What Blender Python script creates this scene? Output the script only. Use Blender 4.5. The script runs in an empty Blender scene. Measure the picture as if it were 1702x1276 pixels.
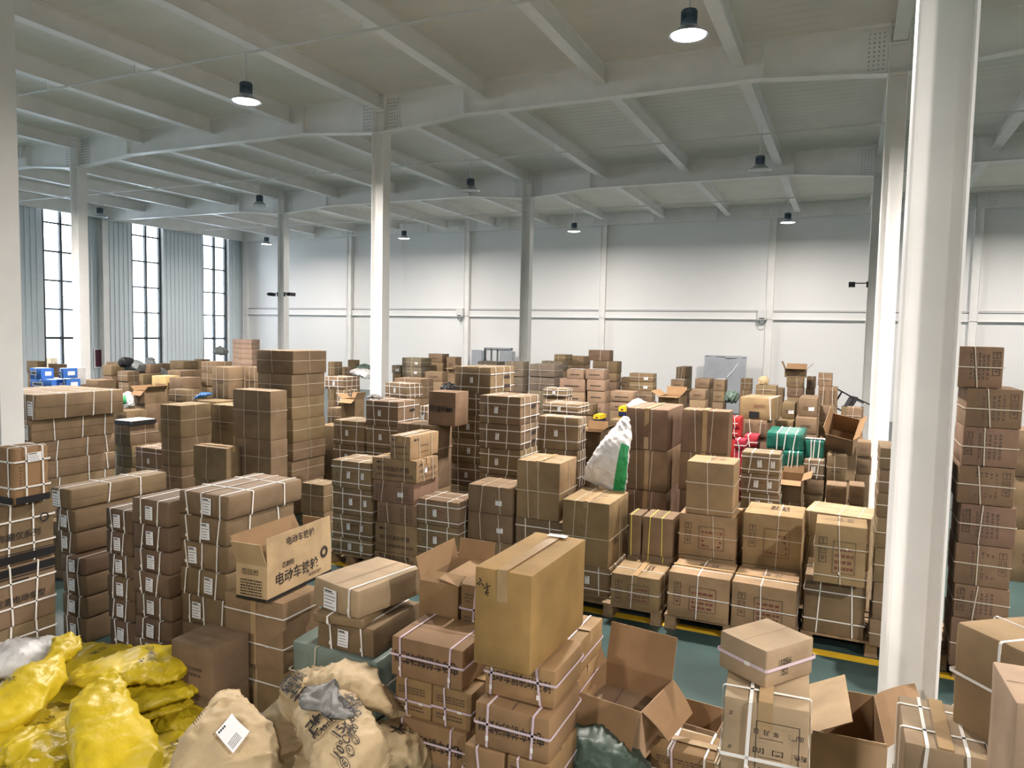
import bpy, bmesh, math, random
from mathutils import Vector, Matrix, noise, Euler

# ------------------------------------------------------------------ camera, light, exposure
scene = bpy.context.scene
C = scene.collection
cam_d = bpy.data.cameras.new('camera'); cam = bpy.data.objects.new('camera', cam_d); C.objects.link(cam)
cam_d.lens = 1217.9/1702*36.0; cam_d.sensor_width = 36.0; cam_d.clip_end = 300
YAW, PITCH, ROLL = 0.4306, 0.0683, 0.02093
f0 = Vector((-math.sin(YAW), math.cos(YAW), 0)); r0 = Vector((math.cos(YAW), math.sin(YAW), 0)); u0 = Vector((0, 0, 1))
fw = f0*math.cos(PITCH)-u0*math.sin(PITCH); up = u0*math.cos(PITCH)+f0*math.sin(PITCH)
rt = r0*math.cos(ROLL)+up*math.sin(ROLL); up = up*math.cos(ROLL)-r0*math.sin(ROLL)
rt = fw.cross(up).normalized()
m = Matrix((rt, up, -fw)).transposed().to_4x4(); m.translation = Vector((0, 0, 2.6))
cam.matrix_world = m
scene.camera = cam
scene.view_settings.view_transform = 'Standard'; scene.view_settings.look = 'None'
scene.view_settings.exposure = 0.38; scene.view_settings.gamma = 1.0
try: scene.view_settings.use_curve_mapping = False
except Exception: pass
scene.cycles.use_denoising = True
scene.cycles.max_bounces = 10; scene.cycles.diffuse_bounces = 6; scene.cycles.transparent_max_bounces = 12
scene.cycles.sample_clamp_indirect = 6.0
scene.cycles.use_adaptive_sampling = False
w = bpy.data.worlds.new('sky'); scene.world = w; w.use_nodes = True
bg = w.node_tree.nodes['Background']; bg.inputs[0].default_value = (0.80, 0.90, 1.0, 1); bg.inputs[1].default_value = 8.5
R0 = math.radians
LAMP_W = 560.0
LAMP_COL = (1.0, 0.92, 0.86)
R = math.radians
WIN = [(-8.2, -6.8), (-4.6, -3.2), (-1.0, .4), (2.65, 4.07), (6.3, 7.72), (9.95, 11.37), (13.55, 14.97), (17.2, 18.63), (20.82, 22.25), (24.44, 25.86)]  # row runs on past the frame; unseen windows added for more daylight
LAMPS = []
for gx in (-21.55, -15.0, -8.41, -1.82, 4.77, 11.36):
    for gy, on in ((-5.95, 1 if gx in (-1.82, 4.77) else 0), (1.3, 1 if gx == 4.77 else 0), (8.53, 1), (15.7, 0), (22.93, 1)):
        LAMPS.append((gx, gy, on))
for gx, gy, on in LAMPS:
    if on:
        d = bpy.data.lights.new('lamp_light', 'AREA'); d.shape = 'DISK'; d.size = .40; d.energy = LAMP_W*(.42 if gy > 20 else 1); d.color = LAMP_COL; d.spread = R0(180 if gy > 20 else 166)
        o = bpy.data.objects.new('lamp_light', d); C.objects.link(o); o.location = (gx, gy, 5.985)
for y0, y1 in WIN:
    d = bpy.data.lights.new('window_portal', 'AREA'); d.shape = 'RECTANGLE'; d.size = 6.4; d.size_y = y1-y0; d.cycles.is_portal = True
    o = bpy.data.objects.new('window_portal', d); C.objects.link(o); o.location = (-27.2, (y0+y1)/2, 3.6); o.rotation_euler = (0, R(-90), 0)

# ------------------------------------------------------------------ materials
MAT = {}
def mat(name, col, rough=.7, noise_s=0, noise_a=.0, bump=0, bump_s=60, metal=0, obj_col=False, spec=.4, stretch=(1, 1, 1), coat=0):
    M = bpy.data.materials.new(name); M.use_nodes = True; nt = M.node_tree; b = nt.nodes['Principled BSDF']
    b.inputs['Base Color'].default_value = (*col, 1); b.inputs['Roughness'].default_value = rough; b.inputs['Metallic'].default_value = metal
    b.inputs['Specular IOR Level'].default_value = spec
    if coat: b.inputs['Coat Weight'].default_value = coat
    tc = nt.nodes.new('ShaderNodeTexCoord'); mp = nt.nodes.new('ShaderNodeMapping'); mp.inputs['Scale'].default_value = stretch
    nt.links.new(tc.outputs['Object'], mp.inputs[0])
    src = None
    if obj_col:
        oi = nt.nodes.new('ShaderNodeObjectInfo'); src = oi.outputs['Color']
    if noise_a:
        n = nt.nodes.new('ShaderNodeTexNoise'); n.inputs['Scale'].default_value = noise_s; n.inputs['Detail'].default_value = 5
        nt.links.new(mp.outputs[0], n.inputs['Vector'])
        mr = nt.nodes.new('ShaderNodeMapRange'); mr.inputs['From Min'].default_value = .3; mr.inputs['From Max'].default_value = .7
        mr.inputs['To Min'].default_value = 1-noise_a; mr.inputs['To Max'].default_value = 1+noise_a*.6
        nt.links.new(n.outputs['Fac'], mr.inputs['Value'])
        mx = nt.nodes.new('ShaderNodeVectorMath'); mx.operation = 'SCALE'
        if src: nt.links.new(src, mx.inputs[0])
        else: mx.inputs[0].default_value = col
        nt.links.new(mr.outputs[0], mx.inputs['Scale']); nt.links.new(mx.outputs[0], b.inputs['Base Color'])
    elif src: nt.links.new(src, b.inputs['Base Color'])
    if bump:
        n2 = nt.nodes.new('ShaderNodeTexNoise'); n2.inputs['Scale'].default_value = bump_s; n2.inputs['Detail'].default_value = 4
        nt.links.new(mp.outputs[0], n2.inputs['Vector'])
        bp = nt.nodes.new('ShaderNodeBump'); bp.inputs['Strength'].default_value = bump; bp.inputs['Distance'].default_value = .01
        nt.links.new(n2.outputs['Fac'], bp.inputs['Height']); nt.links.new(bp.outputs[0], b.inputs['Normal'])
    MAT[name] = M; return M
def emit(name, col, s):
    M = bpy.data.materials.new(name); M.use_nodes = True; nt = M.node_tree; b = nt.nodes['Principled BSDF']
    b.inputs['Base Color'].default_value = (.8, .8, .8, 1); b.inputs['Emission Color'].default_value = (*col, 1); b.inputs['Emission Strength'].default_value = s
    MAT[name] = M
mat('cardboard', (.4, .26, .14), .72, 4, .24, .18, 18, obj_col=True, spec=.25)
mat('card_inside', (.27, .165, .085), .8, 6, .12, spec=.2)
mat('ink', (.025, .02, .018), .6)
mat('ink_soft', (.10, .065, .045), .7)
mat('ink_red', (.16, .055, .038), .6)
mat('strap', (.78, .76, .72), .4); mat('strap_pink', (.62, .50, .56), .4); mat('strap_yellow', (.70, .60, .12), .4); mat('strap_thin', (.55, .48, .38), .4)
mat('paper', (.78, .79, .80), .6); mat('tape', (.40, .27, .14), .25, 9, .15, spec=.5)
mat('steel_white', (.88, .87, .85), .42, 2.5, .05)
mat('deck', (.80, .775, .71), .5, 1.2, .06)
mat('wall_white', (.84, .835, .825), .75, .35, .03)
mat('wall_grey', (.34, .34, .33), .7)
mat('panel_blue', (.70, .76, .80), .45, .7, .04)
mat('floor_green', (.042, .074, .070), .32, 1.6, .25, .03, 8)
mat('yellow_paint', (.75, .47, .03), .45, 6, .12)
mat('frame_dark', (.07, .08, .085), .45)
mat('lamp_body', (.10, .14, .19), .45, metal=.2); mat('lamp_alu', (.55, .57, .6), .3, metal=.8)
emit('lamp_on', (.90, .96, 1.0), 14.0); mat('lamp_off', (.45, .48, .5), .3)
mat('wood', (.25, .17, .095), .8, 14, .25, .2, 60)
mat('sack_yellow', (.52, .385, .016), .42, 3.5, .16, .8, 16, spec=.35)
mat('sack_kraft', (.50, .375, .215), .6, 4, .2, .8, 14)
mat('sack_white', (.60, .59, .58), .5, 6, .22, .5, 26)
mat('sack_green', (.08, .12, .095), .45, 5, .25, .3, 16)
mat('sack_grey', (.20, .22, .22), .5, 5, .2, .3, 16)
mat('plastic_grey', (.17, .165, .155), .5, 5, .2)
mat('bale_green', (.012, .13, .095), .38, 6, .25, .35, 18)
mat('bale_sage', (.19, .24, .21), .35, 4, .12, .12, 14)
mat('black', (.012, .012, .014), .5); mat('grey_board', (.38, .40, .43), .6, 3, .1); mat('red', (.60, .03, .04), .5)
mat('cable_white', (.72, .72, .70), .5); mat('green_print', (.02, .25, .08), .5); mat('blue_bag', (.03, .10, .24), .4, 6, .2)
mat('maroon', (.10, .025, .045), .5); mat('yellow_box', (.80, .55, .02), .5); mat('navy', (.02, .03, .09), .5); mat('outside', (.55, .60, .66), .8)
g = mat('glass', (1, 1, 1), .02); nt = g.node_tree
for n in list(nt.nodes):
    if n.type != 'OUTPUT_MATERIAL': nt.nodes.remove(n)
tr = nt.nodes.new('ShaderNodeBsdfTransparent'); gl = nt.nodes.new('ShaderNodeBsdfGlossy'); gl.inputs['Roughness'].default_value = .02
mxs = nt.nodes.new('ShaderNodeMixShader'); fr = nt.nodes.new('ShaderNodeFresnel'); fr.inputs[0].default_value = 1.3
nt.links.new(fr.outputs[0], mxs.inputs[0]); nt.links.new(tr.outputs[0], mxs.inputs[1]); nt.links.new(gl.outputs[0], mxs.inputs[2])
nt.links.new(mxs.outputs[0], [n for n in nt.nodes if n.type == 'OUTPUT_MATERIAL'][0].inputs[0])
# fine ribs of the roof deck and corrugation of cardboard
def ribs(M, axis, scale, strength):
    nt = M.node_tree; b = nt.nodes['Principled BSDF']; tc = nt.nodes.new('ShaderNodeTexCoord'); wv = nt.nodes.new('ShaderNodeTexWave')
    wv.bands_direction = axis; wv.inputs['Scale'].default_value = scale; wv.inputs['Distortion'].default_value = .0
    nt.links.new(tc.outputs['Object'], wv.inputs['Vector']); bp = nt.nodes.new('ShaderNodeBump'); bp.inputs['Strength'].default_value = strength; bp.inputs['Distance'].default_value = .02
    nt.links.new(wv.outputs['Fac'], bp.inputs['Height']); nt.links.new(bp.outputs[0], b.inputs['Normal'])
ribs(MAT['deck'], 'Y', 1.3, .35)

# ------------------------------------------------------------------ mesh helpers
class MB:
    def __init__(s): s.v = []; s.f = []; s.mi = []; s.mats = []
    def m(s, name):
        if name not in s.mats: s.mats.append(name)
        return s.mats.index(name)
    def quad(s, a, b, c, d, mt):
        n = len(s.v); s.v += [tuple(a), tuple(b), tuple(c), tuple(d)]; s.f.append((n, n+1, n+2, n+3)); s.mi.append(s.m(mt))
    def poly(s, pts, mt):
        n = len(s.v); s.v += [tuple(p) for p in pts]; s.f.append(tuple(range(n, n+len(pts)))); s.mi.append(s.m(mt))
    def box(s, x0, x1, y0, y1, z0, z1, mt, M=None):
        p = [Vector((x, y, z)) for z in (z0, z1) for y in (y0, y1) for x in (x0, x1)]
        if M: p = [M @ q for q in p]
        n = len(s.v); s.v += [tuple(q) for q in p]; k = s.m(mt)
        for f in ((0, 2, 3, 1), (4, 5, 7, 6), (0, 1, 5, 4), (2, 6, 7, 3), (0, 4, 6, 2), (1, 3, 7, 5)):
            s.f.append(tuple(n+i for i in f)); s.mi.append(k)
    def tube(s, pts, r, mt, n=8, cap=True):
        pts = [Vector(p) for p in pts]; k = s.m(mt); rings = []
        for i, p in enumerate(pts):
            t = (pts[min(i+1, len(pts)-1)]-pts[max(i-1, 0)]).normalized()
            a = t.cross(Vector((0, 0, 1)));
            if a.length < .1: a = t.cross(Vector((1, 0, 0)))
            a.normalize(); b = t.cross(a); rr = r[i] if isinstance(r, (list, tuple)) else r
            base = len(s.v); s.v += [tuple(p+(a*math.cos(q*2*math.pi/n)+b*math.sin(q*2*math.pi/n))*rr) for q in range(n)]; rings.append(base)
        for r0_, r1_ in zip(rings, rings[1:]):
            for q in range(n): s.f.append((r0_+q, r0_+(q+1) % n, r1_+(q+1) % n, r1_+q)); s.mi.append(k)
        if cap: s.f.append(tuple(rings[0]+q for q in range(n))[::-1]); s.f.append(tuple(rings[-1]+q for q in range(n))); s.mi += [k, k]
    def lathe(s, prof, c, mt, n=24):
        k = s.m(mt); rings = []
        for r_, z_ in prof:
            base = len(s.v); s.v += [(c[0]+r_*math.cos(q*2*math.pi/n), c[1]+r_*math.sin(q*2*math.pi/n), c[2]+z_) for q in range(n)]; rings.append(base)
        for a, b in zip(rings, rings[1:]):
            for q in range(n): s.f.append((a+q, a+(q+1) % n, b+(q+1) % n, b+q)); s.mi.append(k)
    def build(s, name, parent=None, smooth=None, M=None):
        me = bpy.data.meshes.new(name); me.from_pydata(s.v, [], s.f)
        for q in s.mats: me.materials.append(MAT[q])
        me.polygons.foreach_set('material_index', s.mi); me.update()
        if smooth is not None:
            me.polygons.foreach_set('use_smooth', [True]*len(s.f)); me.set_sharp_from_angle(angle=R(smooth))
        if M: me.transform(M)
        o = bpy.data.objects.new(name, me); C.objects.link(o)
        if parent: o.parent = parent
        return o
def thing(name, label, cat, loc=(0, 0, 0), rz=0, group=None, rot=None):
    o = bpy.data.objects.new(name, None); C.objects.link(o); o.location = loc; o.rotation_euler = rot if rot else (0, 0, rz)
    o.empty_display_size = .1; tag(o, label, cat, group); return o
def tag(o, label, cat, group=None, kind=None):
    o['label'] = label; o['category'] = cat
    if group: o['group'] = group
    if kind: o['kind'] = kind
    return o
def struct(o): o['kind'] = 'structure'; return o

# printed text, turned into flat mesh outlines once per string
TXT = {}
def text_mesh(s):
    if s not in TXT:
        cu = bpy.data.curves.new('t', 'FONT'); cu.body = s; cu.size = 1; cu.align_x = 'CENTER'; cu.align_y = 'CENTER'; cu.resolution_u = 2
        cu.offset = .012
        ob = bpy.data.objects.new('t', cu); C.objects.link(ob)
        dg = bpy.context.evaluated_depsgraph_get(); me = bpy.data.meshes.new_from_object(ob.evaluated_get(dg))
        TXT[s] = ([tuple(v.co) for v in me.vertices], [tuple(p.vertices) for p in me.polygons])
        bpy.data.objects.remove(ob); bpy.data.curves.remove(cu); bpy.data.meshes.remove(me)
    return TXT[s]
def face_frame(face, w, d, h):
    """origin at the lower left of a face seen from outside, its two directions, its size, its normal; box centred in x,y, base z=0"""
    return {'F': (Vector((-w/2, -d/2, 0)), Vector((1, 0, 0)), Vector((0, 0, 1)), w, h, Vector((0, -1, 0))),
            'R': (Vector((w/2, -d/2, 0)), Vector((0, 1, 0)), Vector((0, 0, 1)), d, h, Vector((1, 0, 0))),
            'L': (Vector((-w/2, d/2, 0)), Vector((0, -1, 0)), Vector((0, 0, 1)), d, h, Vector((-1, 0, 0))),
            'B': (Vector((w/2, d/2, 0)), Vector((-1, 0, 0)), Vector((0, 0, 1)), w, h, Vector((0, 1, 0))),
            'T': (Vector((-w/2, -d/2, h)), Vector((1, 0, 0)), Vector((0, 1, 0)), w, d, Vector((0, 0, 1)))}[face]
def put_text(mb, face, dims, s, u, v, size, ang=0, mt='ink', off=.0045, sx=1.0):
    o, eu, ev, W, Hh, n = face_frame(face, *dims); c = o+eu*(u*W)+ev*(v*Hh)+n*off; ca, sa = math.cos(R(ang)), math.sin(R(ang))
    vs, fs = text_mesh(s); b = len(mb.v); k = mb.m(mt)
    for x, y, z in vs:
        x *= size*sx; y *= size; mb.v.append(tuple(c+eu*(x*ca-y*sa)+ev*(x*sa+y*ca)))
    for f in fs: mb.f.append(tuple(b+i for i in f)); mb.mi.append(k)
def put_rect(mb, face, dims, u0, v0, u1, v1, mt, off=.004, th=0):
    o, eu, ev, W, Hh, n = face_frame(face, *dims)
    P = lambda u, v, q=off: o+eu*(u*W)+ev*(v*Hh)+n*q
    if th:
        tu, tv = th/W, th/Hh
        put_rect(mb, face, dims, u0, v0, u1, v0+tv, mt, off); put_rect(mb, face, dims, u0, v1-tv, u1, v1, mt, off)
        put_rect(mb, face, dims, u0, v0, u0+tu, v1, mt, off); put_rect(mb, face, dims, u1-tu, v0, u1, v1, mt, off); return
    mb.quad(P(u0, v0), P(u1, v0), P(u1, v1), P(u0, v1), mt)
def put_rows(mb, face, dims, u0, v0, u1, v1, rows, rnd, mt='ink_soft', vertical=False):
    """illegible small print: rows of short dashes"""
    for i in range(rows):
        if vertical:
            a = u0+(u1-u0)*i/rows; b = a+(u1-u0)/rows*.5; p = v0
            while p < v1-.02:
                q = min(p+rnd.uniform(.04, .09), v1); put_rect(mb, face, dims, a, p, b, q, mt); p = q+rnd.uniform(.02, .05)
        else:
            a = v0+(v1-v0)*i/rows; b = a+(v1-v0)/rows*.5; p = u0
            while p < u1-.02:
                q = min(p+rnd.uniform(.03, .08), u1); put_rect(mb, face, dims, p, a, q, b, mt); p = q+rnd.uniform(.012, .03)
def put_icons(mb, face, dims, u, v, s, n, mt='ink_soft', vertical=True):
    """framed handling pictograms: glass, arrows up, umbrella"""
    o, eu, ev, W, Hh, nn = face_frame(face, *dims)
    for i in range(n):
        cu, cv = (u, v-i*s*1.25/Hh) if vertical else (u+i*s*1.25/W, v)
        su, sv = s/W/2, s/Hh/2; th = s*.09
        put_rect(mb, face, dims, cu-su, cv-sv, cu+su, cv+sv, mt, th=th)
        if i % 3 == 0: # glass
            P = lambda a, b: o+eu*((cu+a*su)*W)+ev*((cv+b*sv)*Hh)+nn*.004
            mb.poly([P(-.45, .6), P(-.1, 0), P(-.1, -.5), P(-.4, -.65), P(.4, -.65), P(.1, -.5), P(.1, 0), P(.45, .6)], mt)
        elif i % 3 == 1: # arrows up
            P = lambda a, b: o+eu*((cu+a*su)*W)+ev*((cv+b*sv)*Hh)+nn*.004
            for q in (-.38, .38): mb.poly([P(q-.09, -.6), P(q+.09, -.6), P(q+.09, .1), P(q+.26, .1), P(q, .65), P(q-.26, .1), P(q-.09, .1)], mt)
        else: # umbrella
            P = lambda a, b: o+eu*((cu+a*su)*W)+ev*((cv+b*sv)*Hh)+nn*.004
            mb.poly([P(-.6, .0), P(.6, .0), P(.35, .45), P(0, .6), P(-.35, .45)], mt); mb.poly([P(-.05, 0), P(-.05, -.6), P(.05, -.6), P(.05, 0)], mt)

# ------------------------------------------------------------------ cartons
def grid_box(mb, w, d, h, r, nx, ny, nz, mt, rnd, bulge=.0, sag=.0, rough=.0):
    """closed box surface with rounded edges, bulging sides and small dents"""
    def cs(L, n, a0): return [a0, a0+r]+[a0+r+(L-2*r)*i/n for i in range(1, n)]+[a0+L-r, a0+L]
    X, Y, Z = cs(w, nx, -w/2), cs(d, ny, -d/2), cs(h, nz, 0)
    idx = {}; sd = Vector((rnd.random()*50, rnd.random()*50, rnd.random()*50)); k = mb.m(mt)
    lean = (rnd.uniform(-1, 1)*rough*.6, rnd.uniform(-1, 1)*rough*.6)
    def V(i, j, l):
        key = (i, j, l)
        if key in idx: return idx[key]
        p = Vector((X[i], Y[j], Z[l])); q = Vector((min(max(p.x, -w/2+r), w/2-r), min(max(p.y, -d/2+r), d/2-r), min(max(p.z, r), h-r)))
        e = p-q
        if e.length > r*1.01: p = q+e.normalized()*r
        a, b, c = X[i]/(w/2), Y[j]/(d/2), (Z[l]-h/2)/(h/2)
        ca, cb, cc = max(0, 1-a*a), max(0, 1-b*b), max(0, 1-c*c)
        p.x += (1 if a > 0 else -1)*bulge*cb*cc*abs(a)**4; p.y += (1 if b > 0 else -1)*bulge*ca*cc*abs(b)**4
        if c > 0: p.z -= sag*ca*cb*c**4
        if rough:
            n = noise.noise_vector(Vector((X[i]*3, Y[j]*3, Z[l]*3))+sd)*rough
            p.x += n.x; p.y += n.y; p.z += n.z*.6*max(0, min(1, Z[l]/h))
            p.x += lean[0]*Z[l]/h; p.y += lean[1]*Z[l]/h
        idx[key] = len(mb.v); mb.v.append(tuple(p)); return idx[key]
    nX, nY, nZ = len(X)-1, len(Y)-1, len(Z)-1
    for i in range(nX):
        for j in range(nY):
            mb.f.append((V(i, j, nZ), V(i+1, j, nZ), V(i+1, j+1, nZ), V(i, j+1, nZ))); mb.mi.append(k)
            mb.f.append((V(i, j, 0), V(i, j+1, 0), V(i+1, j+1, 0), V(i+1, j, 0))); mb.mi.append(k)
    for i in range(nX):
        for l in range(nZ):
            mb.f.append((V(i, 0, l), V(i+1, 0, l), V(i+1, 0, l+1), V(i, 0, l+1))); mb.mi.append(k)
            mb.f.append((V(i, nY, l), V(i, nY, l+1), V(i+1, nY, l+1), V(i+1, nY, l))); mb.mi.append(k)
    for j in range(nY):
        for l in range(nZ):
            mb.f.append((V(0, j, l), V(0, j, l+1), V(0, j+1, l+1), V(0, j+1, l))); mb.mi.append(k)
            mb.f.append((V(nX, j, l), V(nX, j+1, l), V(nX, j+1, l+1), V(nX, j, l+1))); mb.mi.append(k)
def strap(kind, f, w, d, h, mt, sw, parent, g=.004, wob=0, rnd=None):
    """a band looped once round the carton: V over front and top, U over sides and top, H round the sides"""
    mb = MB(); t = .0015; r = .006
    def loop(a, b, lo=0.0):
        A, B = a/2+g, b/2+g
        return [(-A, -B+r), (-A+r, -B), (A-r, -B), (A, -B+r), (A, B-r), (A-r, B), (-A+r, B), (-A, B-r)]
    if kind == 'H': pr = loop(w, d); P = lambda a, b, s: (a, b, h*f+s)
    elif kind == 'V': pr = loop(d, h-2*g+.002); P = lambda a, b, s: (-w/2+w*f+s+(wob*b/h if wob else 0), a, b+h/2)
    else: pr = loop(w, h-2*g+.002); P = lambda a, b, s: (a, -d/2+d*f+s+(wob*b/h if wob else 0), b+h/2)
    n = len(pr)
    ctr = [sum(q[0] for q in pr)/n, sum(q[1] for q in pr)/n]
    for i in range(n):
        a, b = pr[i], pr[(i+1) % n]
        ln = math.hypot(b[0]-a[0], b[1]-a[1]); nx_, ny_ = (b[1]-a[1])/ln*t, -(b[0]-a[0])/ln*t
        p = [P(*a, -sw/2), P(*a, sw/2), P(*b, sw/2), P(*b, -sw/2)]
        q = [P(a[0]+nx_, a[1]+ny_, -sw/2), P(a[0]+nx_, a[1]+ny_, sw/2), P(b[0]+nx_, b[1]+ny_, sw/2), P(b[0]+nx_, b[1]+ny_, -sw/2)]
        mb.quad(*q, mt); mb.quad(p[0], q[0], q[3], p[3], mt); mb.quad(p[1], p[2], q[2], q[1], mt)
    return mb.build('strap', parent)
def label_sheet(face, u, v, lw, lh, w, d, h, parent, rnd, kind='shipping_label', ang=0):
    mb = MB(); o, eu, ev, W, Hh, n = face_frame(face, w, d, h)
    c = o+eu*(u*W)+ev*(v*Hh)+n*.0055; a, b = lw/2, lh/2; ca, sa = math.cos(R(ang)), math.sin(R(ang))
    def P(x, y, q=0): return c+eu*(x*ca-y*sa)+ev*(x*sa+y*ca)+n*q
    mb.quad(P(-a, -b), P(a, -b), P(a, b), P(-a, b), 'paper')
    for i in range(5):
        y = -b+lh*(.12+.17*i); x1 = a*rnd.uniform(.3, .85)
        mb.quad(P(-a*.85, y, .0006), P(x1, y, .0006), P(x1, y+lh*.035, .0006), P(-a*.85, y+lh*.035, .0006), 'ink_soft')
    mb.quad(P(-a*.85, b*.72, .0006), P(a*.3, b*.72, .0006), P(a*.3, b*.86, .0006), P(-a*.85, b*.86, .0006), 'ink')
    return mb.build(kind, parent)
def tape_strip(w, d, h, parent, axis, drop=.06, tw=.05):
    mb = MB(); g = .0035
    if axis == 'x': # along x over the top, down both ends
        mb.quad((-w/2-g, -tw/2, h+g), (w/2+g, -tw/2, h+g), (w/2+g, tw/2, h+g), (-w/2-g, tw/2, h+g), 'tape')
        for s in (-1, 1): mb.quad((s*(w/2+g), -tw/2, h+g), (s*(w/2+g), -tw/2, h-drop), (s*(w/2+g), tw/2, h-drop), (s*(w/2+g), tw/2, h+g), 'tape')
    else:
        mb.quad((-tw/2, -d/2-g, h+g), (tw/2, -d/2-g, h+g), (tw/2, d/2+g, h+g), (-tw/2, d/2+g, h+g), 'tape')
        for s in (-1, 1): mb.quad((-tw/2, s*(d/2+g), h+g), (-tw/2, s*(d/2+g), h-drop), (tw/2, s*(d/2+g), h-drop), (tw/2, s*(d/2+g), h+g), 'tape')
    return mb.build('packing_tape', parent)

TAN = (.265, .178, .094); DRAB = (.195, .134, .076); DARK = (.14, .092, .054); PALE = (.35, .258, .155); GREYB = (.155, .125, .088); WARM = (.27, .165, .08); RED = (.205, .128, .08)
# style: colour, straps [(kind, fraction)], strap material, strap width, extras
ST = {
 'open': (DRAB, [], 'strap_thin', .006),
 'openso': (WARM, [], 'strap_thin', .006),
 'plain': (DRAB, [], 'strap_thin', .006),
 't0a': (WARM, [('V', .2), ('V', .75), ('U', .35), ('U', .8), ('H', .3), ('H', .74)], 'strap', .011),
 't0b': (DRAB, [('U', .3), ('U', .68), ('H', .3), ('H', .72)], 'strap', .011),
 'long': (DRAB, [('U', .28), ('U', .62), ('U', .87), ('V', .86), ('V', .95)], 'strap', .013),
 'longl': (DRAB, [('U', .35), ('U', .72), ('V', .55)], 'strap', .012),
 'lab': (DARK, [('V', .28), ('V', .74)], 'strap', .011),
 'lab3': (DRAB, [('V', .2), ('V', .5), ('V', .84), ('U', .3), ('U', .75)], 'strap', .012),
 'h2': (TAN, [('H', .32), ('H', .8)], 'strap', .008),
 'wrapg': (None, [('V', .3), ('U', .6), ('H', .5)], 'strap_thin', .008),
 'labopen': (DRAB, [('V', .25), ('V', .8)], 'strap', .011),
 'crush': (DRAB, [('V', .35)], 'strap', .011),
 'labtop': (PALE, [('V', .82)], 'strap', .013),
 'brs': (WARM, [('V', .36), ('H', .45)], 'strap_pink', .010),
 'brt': (WARM, [('V', .15), ('V', .8), ('H', .55)], 'strap_pink', .011),
 'brt2': (WARM, [('V', .12), ('V', .8), ('H', .6)], 'strap_pink', .011),
 'big': ((.37, .225, .085), [], 'strap', .01),
 'sag': (PALE, [('H', .52)], 'strap_pink', .012),
 'qq': (PALE, [('V', .3), ('U', .25), ('H', .33)], 'strap', .013),
 'ss': (PALE, [('V', .25), ('V', .8), ('U', .3), ('U', .75)], 'strap', .012),
 'tt': (TAN, [('V', .5), ('H', .62), ('U', .5)], 'strap', .011),
 'tu': ((.47, .33, .22), [('U', .4)], 'strap', .011),
 'str3': (DRAB, [('V', .24), ('V', .74), ('U', .3), ('U', .75), ('H', .2), ('H', .8)], 'strap', .009),
 'str4': (DRAB, [('V', .2), ('V', .68), ('U', .2), ('U', .52), ('U', .82), ('H', .25), ('H', .75)], 'strap', .009),
 'str2r': (DRAB, [('V', .24), ('V', .82), ('H', .22), ('H', .72), ('U', .5)], 'strap', .010),
 'txt': (TAN, [('V', .24), ('V', .74), ('U', .28), ('U', .75)], 'strap_thin', .008),
 'txt2': (RED, [('V', .26), ('V', .74)], 'strap_thin', .008),
 'red1': (DRAB, [('V', .3), ('V', .72), ('U', .5)], 'strap_thin', .007),
 'tall1': (TAN, [('V', .25), ('V', .52), ('H', .46), ('U', .5)], 'strap_thin', .007),
 'tall2': (TAN, [('V', .48), ('H', .62), ('H', .12)], 'strap_thin', .008),
 'tall3': (DRAB, [('V', .3), ('V', .7), ('H', .6)], 'strap_thin', .006),
 'pal': (TAN, [('V', .47), ('H', .5), ('U', .35)], 'strap', .008),
 'pal2': (TAN, [('V', .6), ('H', .52)], 'strap_thin', .007),
 'yel': (DRAB, [('V', .22), ('V', .68)], 'strap_yellow', .008),
 'h1': (DRAB, [('H', .5)], 'strap_thin', .008),
 'frag': (RED, [('V', .4), ('H', .5)], 'strap_thin', .008),
 'thin': (DRAB, [('V', .4), ('U', .5), ('H', .55)], 'strap_thin', .006),
 'tape1': (DRAB, [('V', .42)], 'strap_thin', .006),
 'tape2': (RED, [('V', .28), ('V', .63)], 'strap_thin', .007),
 'top1': (PALE, [('V', .1), ('V', .5), ('V', .83)], 'strap_thin', .007),
 'logo': (RED, [], 'strap', .01),
 'pink': ((.72, .60, .66), [], 'strap', .01),
 'green': (None, [('V', .3), ('V', .48), ('V', .72)], 'strap', .012),
 'red': ((.40, .025, .028), [('V', .5)], 'strap', .008),
 'redw': ((.38, .03, .05), [('V', .35), ('H', .4)], 'strap', .012),
 'blue': ((.05, .17, .55), [('V', .5)], 'paper', .02),
 'white': ((.62, .62, .62), [], 'strap', .01),
 'ylw': ((.55, .40, .18), [('V', .5)], 'strap_thin', .006),
 'ycr': (DARK, [('V', .3), ('V', .6)], 'strap_thin', .01),
 'pinkc': ((.50, .34, .25), [('V', .3)], 'strap_thin', .006),
 'gry': (GREYB, [('V', .5), ('H', .5)], 'strap_thin', .006),
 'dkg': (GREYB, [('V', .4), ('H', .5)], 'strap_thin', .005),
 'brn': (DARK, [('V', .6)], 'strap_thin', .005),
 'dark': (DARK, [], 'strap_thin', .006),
 'stw': ((.27, .18, .12), [], 'strap', .01),
 'ybx': (None, [], 'strap', .01),
 'slot': (TAN, [('U', .5), ('V', .93)], 'strap', .010),
}
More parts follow.
